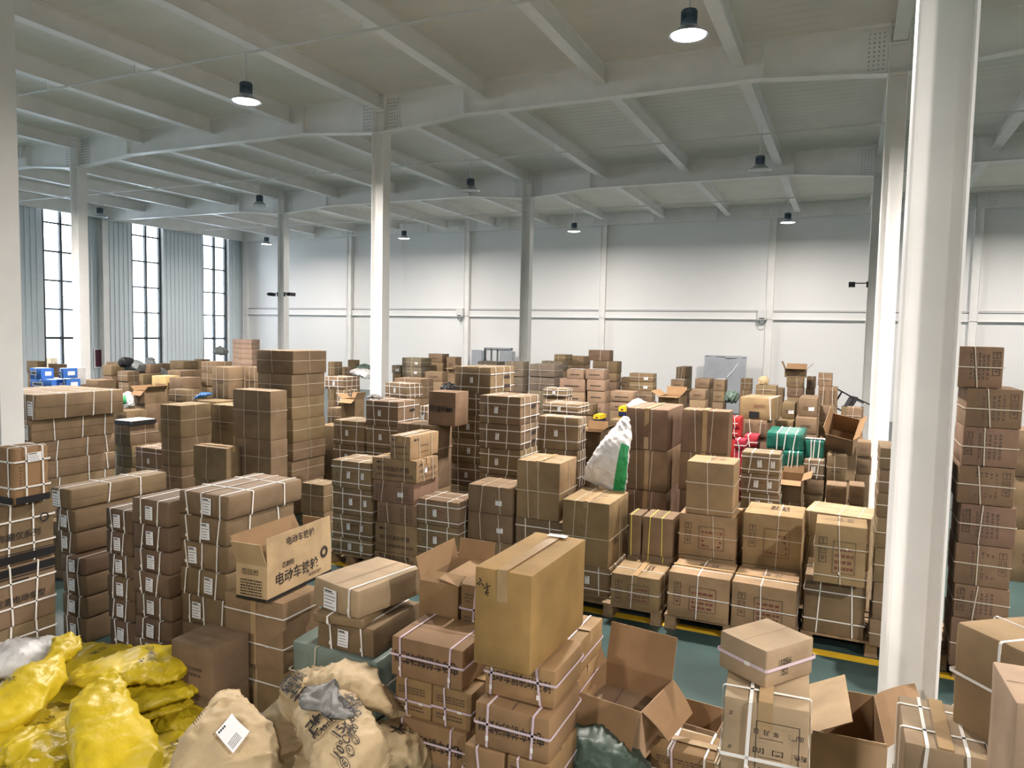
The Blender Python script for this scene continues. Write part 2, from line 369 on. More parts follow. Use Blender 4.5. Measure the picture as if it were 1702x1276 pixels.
def flap(face, w, d, h, ln, ang, parent, skew=0, col=None, txt=None, curl=0, th=.005, trim=.004):
    fo, eu, ev, W, Hh, n = face_frame(face, w, d, h)
    mb = MB(); N = 4
    for i in range(N):
        z0, z1 = ln*i/N, ln*(i+1)/N; c0, c1 = curl*(i/N)**2, curl*((i+1)/N)**2; x0, x1 = -W/2+trim+skew*i/N, W/2-trim-skew*.6*i/N
        x2, x3 = -W/2+trim+skew*(i+1)/N, W/2-trim-skew*.6*(i+1)/N
        A = [(x0, -c0, z0), (x1, -c0, z0), (x3, -c1, z1), (x2, -c1, z1)]; B = [(a, b+th, c) for a, b, c in A]
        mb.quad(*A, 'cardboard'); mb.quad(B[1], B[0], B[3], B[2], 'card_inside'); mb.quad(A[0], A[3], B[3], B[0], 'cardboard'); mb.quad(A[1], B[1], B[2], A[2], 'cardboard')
        if i == N-1: mb.quad(A[3], A[2], B[2], B[3], 'cardboard')
    if txt:
        for s_, u, v, size, an, mt_, f_ in txt: put_text(mb, 'F', (W, 0.0, ln), s_, u, v, size, an, mt_, .002)
    # put_text measures from the lower left of the sheet
    M = Matrix((eu, -n, ev)).transposed().to_4x4(); M.translation = fo+eu*(W/2)+ev*Hh
    o = mb.build('flap', parent, M=M @ Matrix.Rotation(R(ang), 4, 'X'))
    if col: o.color = (*col, 1)
    return o
def open_carton(t, w, d, h, col, folds, rnd, texts=None, icons=False, band=False):
    mb = MB(); th = .005; dims = (w, d, h)
    for x0, x1, y0, y1 in ((-w/2, w/2, -d/2, -d/2+th), (-w/2, w/2, d/2-th, d/2), (-w/2, -w/2+th, -d/2+th, d/2-th), (w/2-th, w/2, -d/2+th, d/2-th)): mb.box(x0, x1, y0, y1, 0, h, 'cardboard')
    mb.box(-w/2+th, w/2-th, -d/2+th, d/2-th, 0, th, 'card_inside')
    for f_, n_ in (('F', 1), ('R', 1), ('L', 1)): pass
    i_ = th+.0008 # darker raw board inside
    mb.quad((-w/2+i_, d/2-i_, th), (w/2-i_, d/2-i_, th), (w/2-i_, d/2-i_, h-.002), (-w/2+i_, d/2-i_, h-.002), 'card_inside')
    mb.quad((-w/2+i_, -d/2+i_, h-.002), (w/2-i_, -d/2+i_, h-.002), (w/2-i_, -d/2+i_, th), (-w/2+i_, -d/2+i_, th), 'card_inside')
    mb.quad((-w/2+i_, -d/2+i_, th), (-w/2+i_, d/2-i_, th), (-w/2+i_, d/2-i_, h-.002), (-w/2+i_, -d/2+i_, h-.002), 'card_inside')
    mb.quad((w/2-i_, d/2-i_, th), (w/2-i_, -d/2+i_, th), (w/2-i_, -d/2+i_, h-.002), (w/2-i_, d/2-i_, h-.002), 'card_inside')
    for q in texts or []: put_text(mb, q[0], dims, *q[1:7], .0025)
    if band:
        for f_ in 'FR': put_rect(mb, f_, dims, 0, 0, 1, .09, 'black', .0025)
    if icons: put_icons(mb, 'F', dims, .28, .80, .035, 3, 'ink', vertical=False); put_rows(mb, 'F', dims, .15, .14, .85, .62, 6, rnd, 'ink')
    o = mb.build('carton_body', t); o.color = (*col, 1)
    for fl_ in folds: flap(fl_[0], w, d, h, fl_[1], fl_[2], t, fl_[3] if len(fl_) > 3 else 0, col, fl_[4] if len(fl_) > 4 else None, fl_[5] if len(fl_) > 5 else 0)
    return t
def carton(sid, style, k, label, x, y, z, w, d, h, a, group):
    rnd = random.Random(sum(map(ord, sid))*31+k*7)
    col, straps, smat, sw = ST[style]
    near = math.hypot(x, y) < 6.6; mid = math.hypot(x, y) < 10.5
    name = {'wrapg': 'wrapped_bale', 'green': 'wrapped_bale', 'ybx': 'small_box', 'pink': 'flat_box', 'pinkc': 'crate'}.get(style, 'carton')
    t = thing(name, label, 'bale' if name == 'wrapped_bale' else ('crate' if name == 'crate' else 'box'), (x, y, z), R(a), group or None)
    if style in ('open', 'openso') and k == 0:
        if style == 'openso': fl = [('L', .13, 14), ('B', .13, 8), ('R', .13, -78), ('F', .10, -72)]
        else: fl = [('L', w*.45, rnd.uniform(20, 90)), ('R', w*.45, rnd.uniform(15, 70)), ('F', w*.4, rnd.uniform(70, 140)), ('B', w*.4, rnd.uniform(5, 50))]
        return open_carton(t, w, d, h, col, fl, rnd)
    mb = MB(); dims = (w, d, h)
    bm_mat = {'wrapg': 'bale_sage', 'green': 'bale_green', 'ybx': 'navy'}.get(style, 'cardboard')
    r = .016 if style in ('green', 'wrapg') else (.006 if near else .005)
    q = (5, 5, 4) if near else ((3, 3, 3) if mid else (1, 1, 1))
    bulge = rnd.uniform(.0, .006) if mid else 0; rough = .006 if near else (.004 if mid else .0)
    sag = rnd.uniform(.0, .006)
    if style in ('labtop', 'crush'): rough = .016
    if style == 'sag': sag = .035; q = (8, 8, 4)
    if style in ('green', 'wrapg'): rough = .014; q = (8, 6, 5)
    if style == 'big': rough = .002; bulge = .004
    if style in ('lab', 'lab3', 'long', 'longl', 't0a'): r = .014; bulge = .008
    if style == 'tt': r = .018; bulge = .010; rough = .006
    grid_box(mb, w, d, h, min(r, h*.3), *q, bm_mat, rnd, bulge, sag, rough)
    g = .004+bulge*.5+rough*.4
    o_ink = .003+bulge+rough*.5
    T = lambda f, s, u, v, size, ang=0, mt='ink_soft', sx=1: put_text(mb, f, dims, s, u, v, size, ang, mt, o_ink, sx)
    # what is printed on the carton
    if style == 't0b' and k < 2:
        for f in 'FR':
            put_rect(mb, f, dims, .0, .84 if k else .04, 1, .97 if k else .17, 'black', o_ink)
            put_rect(mb, f, dims, .0, .80 if k else .19, 1, .82 if k else .205, 'ink', o_ink)
        T('R', '智车霸仪系列' if k == 0 else '新能源电动车型', .40, .47 if k == 0 else .42, .055, 0, 'ink', 1.0)
        n_ = 20
        o_, eu, ev, W_, H_, nn = face_frame('R', *dims)
        if k == 0:
            c_ = o_+eu*(.84*W_)+ev*(.70*H_)+nn*o_ink
            ring = [(c_+(eu*math.cos(i*2*math.pi/n_)+ev*math.sin(i*2*math.pi/n_))*.032, c_+(eu*math.cos(i*2*math.pi/n_)+ev*math.sin(i*2*math.pi/n_))*.022) for i in range(n_)]
            for i in range(n_): mb.quad(ring[i][0], ring[(i+1) % n_][0], ring[(i+1) % n_][1], ring[i][1], 'ink')
        else:
            put_rect(mb, 'R', dims, .30, .70, .58, .76, 'ink', o_ink)
    if style == 't0a':
        for f in 'FR': put_rect(mb, f, dims, .0, .02, 1, .14, 'black', o_ink)
        put_rows(mb, 'R', dims, .42, .30, .9, .68, 7, rnd, 'ink_red'); put_rows(mb, 'R', dims, .15, .30, .24, .70, 7, rnd)
    if style in ('brt', 'brt2'):
        T('F', '电动车前制动鼓刹', .5, .55, h*.33, 180 if style == 'brt' else 0, 'ink', 1.05*w/.36*.19/h*.62)
    if style == 'brs':
        put_rows(mb, 'F', dims, .12, .62, .85, .84, 3, rnd); put_rows(mb, 'F', dims, .12, .18, .8, .36, 2, rnd)
    if style == 'txt':
        for f, s1 in (('F', 1.0), ('R', .8)):
            T(f, '电动车高价轮圈', .48, .52, .052*s1*w/.5, 0, 'ink_soft'); T(f, '上海华丰轮胎机件有限公司', .5, .25, .036*s1*w/.5, 0, 'ink_soft')
            put_rect(mb, f, dims, .12, .78, .19, .86, 'ink', o_ink); put_rect(mb, f, dims, .21, .79, .29, .85, 'ink_soft', o_ink)
    if style == 'txt2':
        put_rows(mb, 'F', dims, .08, .15, .38, .85, 6, rnd); put_rows(mb, 'F', dims, .58, .15, .9, .85, 6, rnd)
    if style in ('pal', 'pal2', 'tall2'):
        if style != 'tall2' or sid == 'P4':
            put_icons(mb, 'F', dims, .16, .72, .06, 3, 'ink_soft'); put_rect(mb, 'F', dims, .36, .2, .80, .74, 'ink_soft', o_ink, th=.004); put_rows(mb, 'F', dims, .40, .25, .76, .68, 4, rnd, 'ink_red')
        for u_ in (.42, .62): put_rows(mb, 'T', dims, u_, .45, u_+.12, .8, 4, rnd, 'ink_soft')
    if style == 'frag':
        put_icons(mb, 'F', dims, .12 if k % 2 else .86, .8, .05, 3); put_rows(mb, 'F', dims, .3, .2, .75, .85, 5, rnd, 'ink_soft', vertical=True)
    if style == 'tall1':
        T('R', '易碎', .35, .35, .07, 0, 'ink_soft'); put_icons(mb, 'F', dims, .45, .62, .05, 2, 'ink_red', vertical=False)
    if style == 'tall3': put_rows(mb, 'F', dims, .3, .5, .7, .62, 2, rnd)
    if style in ('str3', 'str4') and mid:
        put_rows(mb, 'F', dims, .3, .55, .66, .63, 1, rnd, 'ink_red'); put_rows(mb, 'F', dims, .12, .35, .2, .6, 3, rnd)
        put_rect(mb, 'R', dims, .55, .56, .78, .66, 'ink', o_ink)
        if style == 'str4': put_rect(mb, 'R', dims, .55, .2, .8, .3, 'ink', o_ink)
    if style == 'logo':
        T('F', '同领科', .38, .48, .085, 0, 'ink'); put_rect(mb, 'F', dims, .68, .42, .9, .54, 'ink', o_ink)
    if style == 'qq':
        if k == 0:
            put_rect(mb, 'F', dims, .40, .02, .90, .80, 'ink', o_ink, th=.0025)
            for i, s_ in enumerate(('出厂：   年  月  日', '颜色：【黑】【白】', '数量：       40')):
                T('F', s_, .66, .68-.22*i, .022, 180, 'ink')
                put_rect(mb, 'F', dims, .44, .60-.22*i, .72, .607-.22*i, 'ink', o_ink)
            put_icons(mb, 'F', dims, .42, -.03, .03, 1, 'ink')
            for v_ in (.8, .4, -.0): T('F', '//', .1, v_+.03, .022, 0, 'ink')
    if style == 'big':
        T('F', '2~X', .17, .83, .045, -25, 'ink', .8); T('F', 'k', .24, .76, .04, -30, 'ink')
    if style == 'sag': T('R', '1056', .36, .62, .035, 0, 'ink'); T('R', '52', .36, .35, .035, 0, 'ink')
    if style == 'str2r': T('F', 'x3x', .1, .87, .05, 0, 'ink'); T('F', '985', .36, .86, .05, 0, 'ink_red')
    if style == 'stw' or style == 'red': put_rows(mb, 'F', dims, .2, .4, .8, .6, 1, rnd, 'ink' if style == 'stw' else 'paper')
    if style == 'ybx': put_rect(mb, 'F', dims, 0, .5, 1, 1, 'yellow_box'); put_rect(mb, 'R', dims, 0, .5, 1, 1, 'yellow_box'); put_rect(mb, 'T', dims, 0, 0, 1, 1, 'yellow_box'); put_rect(mb, 'F', dims, .3, .6, .7, .8, 'ink_red', .005)
    if style == 'pink': put_rect(mb, 'T', dims, .02, .02, .98, .98, 'paper'); put_rect(mb, 'F', dims, 0, 0, 1, 1, 'black'); put_rect(mb, 'R', dims, 0, 0, 1, 1, 'black')
    if style == 'blue':
        put_rect(mb, 'F', dims, .1, .35, .62, .75, 'paper'); put_rect(mb, 'R', dims, .3, .3, .8, .7, 'paper')
        put_rect(mb, 'F', dims, .16, .45, .56, .65, 'navy', .006); put_rect(mb, 'T', dims, .1, .1, .9, .9, 'paper')
    if style == 'ycr':
        for u_ in (.1, .45, .8): put_rect(mb, 'F', dims, u_, 0, u_+.12, 1, 'wood')
    if style in ('slot',):
        T('F', '加科技', .62, .62, .05, 0, 'ink_red'); put_rect(mb, 'F', dims, .3, .05, .62, .36, 'black', o_ink)
    if style in ('thin', 'brn', 'dkg', 'plain') and math.hypot(x, y) < 16 and k < 3: put_rows(mb, 'F', dims, .25, .38, .75, .62, 2, rnd, 'ink_soft')
    if style == 'long' or style == 'longl' or style == 'top1':
        put_rect(mb, 'R', dims, .0, .5, 1, .512, 'ink_soft', o_ink)
    # flap edges meeting on the lid
    if style not in ('wrapg', 'green', 'ybx', 'pink', 'blue', 'pinkc') and mid:
        if w >= d: put_rect(mb, 'T', dims, .01, .494, .99, .506, 'ink_soft', .0028)
        else: put_rect(mb, 'T', dims, .494, .01, .506, .99, 'ink_soft', .0028)
    body = mb.build('bale_body' if name == 'wrapped_bale' else 'carton_body', t, smooth=40)
    if col:
        f = rnd.uniform(.88, 1.12); tint = rnd.uniform(-.015, .015)
        body.color = (max(.01, col[0]*f), max(.01, col[1]*f+tint*.3), max(.01, col[2]*f-tint*.3), 1)
    for i, (kd, fr_) in enumerate(straps):
        if sid == 'M2' and i: break
        fj = min(.97, max(.03, fr_+rnd.uniform(-.03, .03)))
        so_ = strap(kd, fj, w, d, h, smat, sw, t, g, wob=rnd.uniform(-.03, .03) if kd != 'H' else 0)
        if near and kd in 'VH' and i < 2:
            mb2 = MB(); yc_ = -d/2-g-.003
            if kd == 'V': xc_ = -w/2+w*fj; mb2.box(xc_-sw*.62, xc_+sw*.62, yc_-.002, yc_+.001, h*.18, h*.18+.02, 'strap')
            else: xc_ = w*rnd.uniform(-.3, .3); mb2.box(xc_-.011, xc_+.011, yc_-.002, yc_+.001, h*fj-sw*.62, h*fj+sw*.62, 'strap')
            mb2.build('strap_clip', so_)
    ls = None
    if style in ('lab', 'labopen'): ls = [('F', .5, .5, .075, .10)]
    elif style == 'lab3': ls = [('F', .35 if k % 2 else .64, .5, .085, .12)]
    elif style == 'long': ls = [('F', .9, .45, .09, .17)]
    elif style == 'longl': ls = [('F', .35, .5, .10, .13)]
    elif style == 'labtop': ls = [('F', .42, .45, .11, .12)]
    elif style == 't0a': ls = [('R', .55, .82, .09, .06)]
    elif style == 'str3' or style == 'str4': ls = [('F', .45, .5, .045, .075)] + ([('F', .8, .5, .04, .07)] if sid == 'K' or sid == 'nn' else [])
    elif sid in ('J3', 'Hh', 'he', 'hf', 'zj', 'zk', 'go') and k < 3: ls = [('F', .72, .42, .07, .05)]
    elif sid in ('J2',): ls = [('R', .36, .5, .05, .05)]
    elif sid == 'II': ls = [('T', .55, .93, .10, .05)]
    elif sid in ('gi', 'gj', 'gs', 'gq'): ls = [('T', .5, .5, w*.8, d*.7)]
    if sid == 'GR3' and k == 0: ls = [('T', .5, .4, .22, .12)]
    if ls and (mid or k < 2):
        for f_, u, v, lw, lh in ls: label_sheet(f_, u+rnd.uniform(-.04, .04), v, lw, min(lh, h*.85) if f_ != 'T' else lh, w, d, h, t, rnd, ang=rnd.uniform(-4, 4)).location = face_frame(f_, w, d, h)[5]*(bulge+rough*.5)
    if style in ('big', 'tall1', 'tape2', 'h2', 'tape1', 'qq', 'pal', 'txt', 'ss', 'brs') and mid:
        tp = tape_strip(w, d, h, t, 'x' if (style in ('brs',) or (w > d and style not in ('h2', 'tape2'))) else 'y', drop=(h*.32 if style in ('sag', 'big', 'qq') else (h*.98 if style in ('h2', 'tape2') else .06)), tw=.05 if style != 'h2' else .045)
        tp.location.z = .001+rough*.3
    return t
REST = MB()
def S(sid, style, group, rows):
    for k, (label, x, y, z, w, d, h, a) in enumerate(rows):
        if label: carton(sid, style, k, label, x, y, z, w, d, h, a, group)
        else: # one of the many hardly visible cartons further down the piles
            n0 = len(REST.v); grid_box(REST, w, d, h, .005, 1, 1, 1, 'cardboard', random.Random(k))
            M_ = Matrix.Translation((x, y, z)) @ Matrix.Rotation(R(a), 4, 'Z'); REST.v[n0:] = [tuple(M_ @ Vector(v)) for v in REST.v[n0:]]

# ------------------------------------------------------------------ the hall
ZD = 7.19
def slab(name, x0, x1, y0, y1, z0, z1, mt): mb = MB(); mb.box(x0, x1, y0, y1, z0, z1, mt); return struct(mb.build(name))
slab('floor', -26.9, 16.3, -10.2, 26.9, -.2, 0, 'floor_green')
slab('ceiling', -26.9, 16.3, -10.2, 26.9, ZD, ZD+.12, 'deck')
slab('wall_right', 16.1, 16.3, -10.2, 26.9, 0, ZD, 'wall_grey')
slab('wall_front', -26.9, 16.3, -10.4, -10.2, 0, ZD, 'wall_grey')
# back wall: panels with fine joints
mb = MB(); mb.box(-26.9, 16.3, 26.78, 26.98, 0, ZD, 'wall_white')
struct(mb.build('wall_back'))
mb = MB()
mb.box(-26.6, 16.1, 26.70, 26.78, 3.28, 3.52, 'wall_white'); mb.box(-26.6, 16.1, 26.735, 26.78, 3.522, 3.55, 'frame_dark'); mb.box(-26.6, 16.1, 26.66, 26.78, 3.27, 3.285, 'steel_white'); mb.box(-26.6, 16.1, 26.755, 26.78, 3.60, 3.612, 'steel_white')  # dark strip paints the shadow gap above the ledge
struct(mb.build('trim_1'))
# left wall with ribs and window openings
mb = MB(); ys = [-10.2]+[v for p in WIN for v in p]+[26.9]
for i in range(0, len(ys), 2): mb.box(-26.9, -26.72, ys[i], ys[i+1], 0, ZD, 'panel_blue')
for a, b in WIN: mb.box(-26.9, -26.72, a, b, 0, .9, 'panel_blue'); mb.box(-26.9, -26.72, a, b, 6.93, ZD, 'panel_blue')
y = 10.2
while y < 26.7:
    if not any(a-.06 < y < b+.02 for a, b in WIN): mb.box(-26.72, -26.69, y, y+.035, 0, ZD, 'panel_blue')
    y += .205
struct(mb.build('wall_left'))
for i, (a, b) in enumerate(WIN):
    mb = MB(); F = 'frame_dark'
    for p in (a, (a+b)/2-.045, b-.09): mb.box(-26.88, -26.76, p, p+.09, .9, 6.93, F)
    for z_ in (.9, 2.05, 3.13, 4.18, 5.24, 6.28, 6.89): mb.box(-26.87, -26.79, a, b, z_, z_+(.09 if z_ in (.9, 2.05) else .06), F)
    mb.box(-26.72, -26.60, b-.01, b+.035, .0, 6.95, 'wall_white')
    o = struct(mb.build('window_%d' % (i+1)))
    mb = MB(); mb.box(-26.835, -26.83, a, b, .9, 6.93, 'glass'); mb.build('window_pane', o)
# pale building outside behind the first windows
mb = MB(); mb.box(-46, -42, 20, 31, 0, 7.5, 'outside')
for i in range(30): mb.box(-42, -41.9, 20, 31, .2+i*.24, .28+i*.24, 'steel_white')
tag(mb.build('building'), 'pale building with horizontal cladding seen through a tall window', 'building')
mb = MB(); mb.box(-60, -27, -20, 60, -.4, -.3, 'outside'); struct(mb.build('outdoor_ground'))
# aisle lines
for i, (y0, y1) in enumerate(((6.45, 6.57),)): slab('floor_line', -8, 15, y0, y1, 0, .002, 'yellow_paint')

def column(X, Y, w_, b_, label, z1=ZD):
    t = thing('steel_column', label, 'column', (X, Y, 0), 0, 'white steel columns of the hall')
    for x in (0, w_-.014): mb = MB(); mb.box(x, x+.014, 0, b_, .02, z1, 'steel_white'); mb.build('column_flange', t)
    mb = MB(); mb.box(.014, w_-.014, b_/2-.005, b_/2+.005, .02, z1, 'steel_white'); mb.build('column_web', t)
    for z_ in (6.46, 6.88): mb = MB(); mb.box(.014, w_-.014, .003, b_-.003, z_, z_+.014, 'steel_white'); mb.build('stiffener', t)
    mb = MB(); mb.box(-.06, w_+.06, -.06, b_+.06, 0, .02, 'steel_white'); bp_ = mb.build('base_plate', t)
    for x in (-.03, w_+.03):
        for y in (-.03, b_+.03): mb = MB(); mb.tube([(x, y, .02), (x, y, .06)], .012, 'lamp_alu', 6); mb.build('anchor_bolt', bp_)
    return t
column(.245, 4.5, .28, .27, 'thick white steel column in the right foreground beside the aisle')
column(-8.69, 4.92, .27, .25, 'white steel column cut off by the left edge of the view')
for X, l in ((-17.69, 'white steel column left, in front of the windows'), (-8.69, 'white steel column nearest the middle, tall over the cartons'), (.31, 'white steel column just behind the thick right foreground column')):
    column(X, 12.11, .27, .25, l)
for X, l in ((-26.69, 'white steel column against the ribbed window wall'), (-17.69, 'slim white steel column with black camera, left of centre'), (-8.69, 'slim shaded steel column right of centre, beside dark strapped stacks'), (.31, 'slim farthest steel column seen behind right foreground columns')):
    column(X, 19.34, .27, .25, l)
column(9.31, 12.11, .27, .25, 'white steel column outside the view to the right'); column(9.31, 19.34, .27, .25, 'white steel column outside the view, far right')
# slim posts on the back wall
for i, X in enumerate((-26.5, -20.4, -14.5, -8.69, -2.69, 3.31, 9.31)):
    mb = MB()
    for x in (0, .22): mb.box(X+x, X+x+.012, 26.62, 26.78, 0, ZD, 'steel_white')
    mb.box(X, X+.232, 26.66, 26.67, 0, ZD, 'steel_white'); struct(mb.build('trim_%d' % (i+3)))
# girders along x with haunches, bolted splice plates
def girder(Y, xs, name='roof_girder', wall=False):
    mb = MB(); mt = 'steel_white'
    xa, xb = -26.6, 16.0
    zb, zh = (6.72, 6.72) if wall else (6.62, 6.47)
    pts = [(xa, zb)]
    for X in xs:
        for p in ((X-1.75, zb), (X, zh), (X+.27, zh), (X+2.0, zb)):
            if xa < p[0] < xb: pts.append(p)
    pts.append((xb, zb)); pts = sorted(set(pts))
    hw = .10; yc = Y+.12
    for (x0, z0), (x1, z1) in zip(pts, pts[1:]):
        if x1-x0 < .3 and not wall: continue
        for a, b in ((yc-.006, yc+.006),): # web
            mb.quad((x0, a, z0), (x1, a, z1), (x1, a, ZD), (x0, a, ZD), mt); mb.quad((x1, b, z1), (x0, b, z0), (x0, b, ZD), (x1, b, ZD), mt)
        n = len(mb.v); k = mb.m(mt)
        mb.v += [(x0, yc-hw, z0), (x1, yc-hw, z1), (x1, yc+hw, z1), (x0, yc+hw, z0), (x0, yc-hw, z0+.016), (x1, yc-hw, z1+.016), (x1, yc+hw, z1+.016), (x0, yc+hw, z0+.016)]
        for f in ((0, 3, 2, 1), (4, 5, 6, 7), (0, 1, 5, 4), (3, 7, 6, 2), (0, 4, 7, 3), (1, 2, 6, 5)): mb.f.append(tuple(n+i for i in f)); mb.mi.append(k)
    mb.box(xa, xb, yc-hw, yc+hw, ZD-.014, ZD, mt)
    for X in xs:
        for s, e in ((X-.30, X-.02), (X+.29, X+.57)):
            mb.box(s, e, yc-.02, yc-.008, zh+.06, ZD-.05, mt)
            if Y > 5:
                for i in range(4):
                    for j in range(9):
                        x_, z_ = s+.04+i*.065, zh+.10+j*.064
                        if z_ < ZD-.08: mb.box(x_-.011, x_+.011, yc-.034, yc-.02, z_-.011, z_+.011, 'lamp_alu')
        for e in (X-1.75, X+2.0):
            mb.box(e-.005, e+.005, yc-hw+.01, yc+hw-.01, zb, ZD-.01, mt)
    return struct(mb.build(name))
COLX = (-17.69, -8.69, .31, 9.31)
for Y in (-9.6, -2.35, 4.88, 12.11, 19.34): girder(Y, COLX)
girder(26.54, (-20.4, -14.5, -8.69, -2.69, 3.31, 9.31), wall=True)
slab('trim_2', -26.6, -26.45, -10, 26.6, 6.72, ZD, 'steel_white')
# secondary beams along y
k = 0; X = -8.555-2.25*7
while X < 16:
    atcol = abs((X+8.555)/9-round((X+8.555)/9)) < .01
    for ya, yb in ((-10.1, -2.2), (-2.2, 5.0), (5.0, 12.23), (12.23, 19.46), (19.46, 26.6)):
        mb = MB(); zb = 6.9 if atcol else 6.86; e = .16 if atcol else .02
        mb.box(X-.095, X+.095, ya+e, yb-e, zb, zb+.012, 'steel_white'); mb.box(X-.075, X+.075, ya+e, yb-e, ZD-.012, ZD, 'steel_white')
        mb.box(X-.004, X+.004, ya+e, yb-e, zb+.012, ZD-.012, 'steel_white')
        for yy in (ya+e+.05, yb-e-.05): mb.box(X+.004, X+.07, yy-.005, yy+.005, zb, ZD, 'steel_white')
        struct(mb.build('roof_beam'))
    X += 2.25
# lamp conduits and lamps
for i, Y in enumerate((1.3, 8.53, 15.7, 22.93)):
    mb = MB(); mb.tube([(-26.5, Y, 6.70), (16, Y, 6.70)], .018, 'cable_white', 6, cap=False)
    for X in range(18): mb.tube([(-24.305+X*2.25, Y, 6.70), (-24.305+X*2.25, Y, 6.86)], .006, 'cable_white', 4, cap=False)
    tag(mb.build('lamp_conduit'), 'thin white conduit under the roof carrying %s' % ('no visible lamps, nearest overhead', 'the two nearest lit lamps', 'the middle row of unlit lamps', 'the farthest row of lamps by the white wall')[i], 'conduit')
LN = {(-8.41, 8.53): 'lit high-bay lamp hanging over the left cartons', (-1.82, 8.53): 'brightly lit high-bay lamp, nearest, near top right of centre',
 (-1.82, 15.7): 'unlit high-bay lamp left of the thick right column', (-8.41, 15.7): 'unlit high-bay lamp between two centre columns', (-15.0, 15.7): 'unlit high-bay lamp left of centre beside slim camera column',
 (-21.55, 15.7): 'unlit greenish high-bay lamp near the window wall', (-1.82, 22.93): 'small lit lamp, rightmost along the far wall', (-8.41, 22.93): 'small lit lamp right of the slim shaded column',
 (-15.0, 22.93): 'small lit lamp just right of the tall middle column', (-21.55, 22.93): 'small lit lamp at the far wall, leftmost, near wall corner'}
for gx, gy, on in LAMPS:
    lab = LN.get((gx, gy))
    if (gx, gy) not in LN:
        if not on: continue
        lab = 'lit high-bay lamp outside the view, ' + {-5.95: 'behind the viewer', 1.3: 'above the viewer', 8.53: 'over the aisle', 22.93: 'beside the far wall'}[gy] + {-21.55: ', at far left', -15.0: ', at left', -8.41: ', near left', -1.82: ', in the middle', 4.77: ', at right', 11.36: ', at far right'}[gx]
    t = thing('high_bay_lamp', lab, 'lamp', (gx, gy, 5.99), 0, 'high-bay lamps hanging in view' if (gx, gy) in LN else '%s high-bay lamps outside the view' % ('lit' if on else 'unlit')); t.scale = (1.18,)*3
    mb = MB(); mb.lathe([(.0, .24), (.045, .24), (.07, .235), (.07, .19), (.055, .18), (.055, .155), (.068, .15), (.085, .07), (.10, .05)], (0, 0, 0), 'lamp_body', 20)
    for q in range(16):
        a_ = q*math.pi/8; M_ = Matrix.Rotation(a_, 4, 'Z'); mb.box(.05, .078, -.003, .003, .08, .225, 'lamp_body', M_)
    mb.build('heat_sink', t, smooth=35)
    mb = MB(); mb.lathe([(.085, .085), (.115, .06), (.155, .022), (.19, .0), (.186, -.004), (.16, .006), (.12, .04)], (0, 0, 0), 'lamp_alu', 24); rf_ = mb.build('reflector', t, smooth=35)
    mb = MB(); mb.lathe([(.0, -.004), (.10, -.002), (.178, .006)], (0, 0, 0), 'lamp_on' if on else 'lamp_off', 24); mb.build('lens', rf_, smooth=60)
    mb = MB(); mb.tube([(0, 0, .24), (0, 0, .60)], .013, 'cable_white', 6); mb.build('hanging_rod', t)

S('T0b','t0b','large printed carton with dark bands in strapped tower at left edge',[
('large printed carton with dark bands, topmost in strapped tower at left edge', -5.07, 2.97, 1.022, 0.344, 0.434, 0.399, 0.0),
('large printed carton with dark bands, second from top in strapped tower at left edge', -5.07, 2.97, 0.618, 0.344, 0.434, 0.4, 0.0),
('large printed carton with dark bands, third from top in strapped tower at left edge', -5.07, 2.97, 0.309, 0.344, 0.434, 0.305, 0.0),
('', -5.07, 2.97, 0.0, 0.344, 0.434, 0.305, 0.0)])
S('T0a','t0a','',[
('tan carton with white grid straps on top of strapped tower at left edge', -4.944, 3.015, 1.425, 0.194, 0.223, 0.371, 0.0)])
S('A','long','',[
('long flat brown carton lying on top of the long-carton pile by left pillar', -9.231, 6.023, 1.465, 1.167, 1.139, 0.301, 0.0)])
S('A2','long','long flat brown carton in the long-carton pile by left pillar',[
('long flat brown carton, topmost in the long-carton pile by left pillar', -9.321, 5.988, 1.185, 1.145, 1.07, 0.275, 0.0),
('long flat brown carton, second from top in the long-carton pile by left pillar', -9.33, 6.003, 0.948, 1.145, 1.07, 0.233, 0.9),
('long flat brown carton, third from top in the long-carton pile by left pillar', -9.309, 6.001, 0.732, 1.145, 1.07, 0.212, 0.3),
('long flat brown carton, fourth from top in the long-carton pile by left pillar', -9.317, 5.998, 0.488, 1.145, 1.07, 0.24, 0.1),
('', -9.33, 5.989, 0.244, 1.145, 1.07, 0.24, 0.9),
('long flat brown carton, sixth from top in the long-carton pile by left pillar', -9.314, 6.007, 0.0, 1.145, 1.07, 0.24, 0.6)])
S('U','longl','',[
('long brown carton lying on top of narrow stack behind yellow sacks', -5.872, 4.35, 1.08, 0.255, 0.934, 0.166, 0.0)])
S('U2','lab','label-side brown carton just under the long carton behind yellow sacks',[
('label-side brown carton, topmost just under the long carton behind yellow sacks', -5.82, 4.28, 0.894, 0.246, 0.794, 0.182, 0.0),
('label-side brown carton, second from top just under the long carton behind yellow sacks', -5.821, 4.296, 0.711, 0.246, 0.794, 0.179, -0.9)])
S('U3','lab','dark brown carton low in narrow stack behind yellow sacks',[
('dark brown carton, topmost low in narrow stack behind yellow sacks', -5.689, 4.15, 0.566, 0.302, 0.594, 0.141, 0.0),
('dark brown carton, second from top low in narrow stack behind yellow sacks', -5.683, 4.158, 0.39, 0.302, 0.594, 0.172, -0.9),
('dark brown carton, third from top low in narrow stack behind yellow sacks', -5.686, 4.151, 0.212, 0.302, 0.594, 0.173, 1.2),
('dark brown carton, fourth from top low in narrow stack behind yellow sacks', -5.684, 4.151, 0.0, 0.302, 0.594, 0.208, -0.7)])
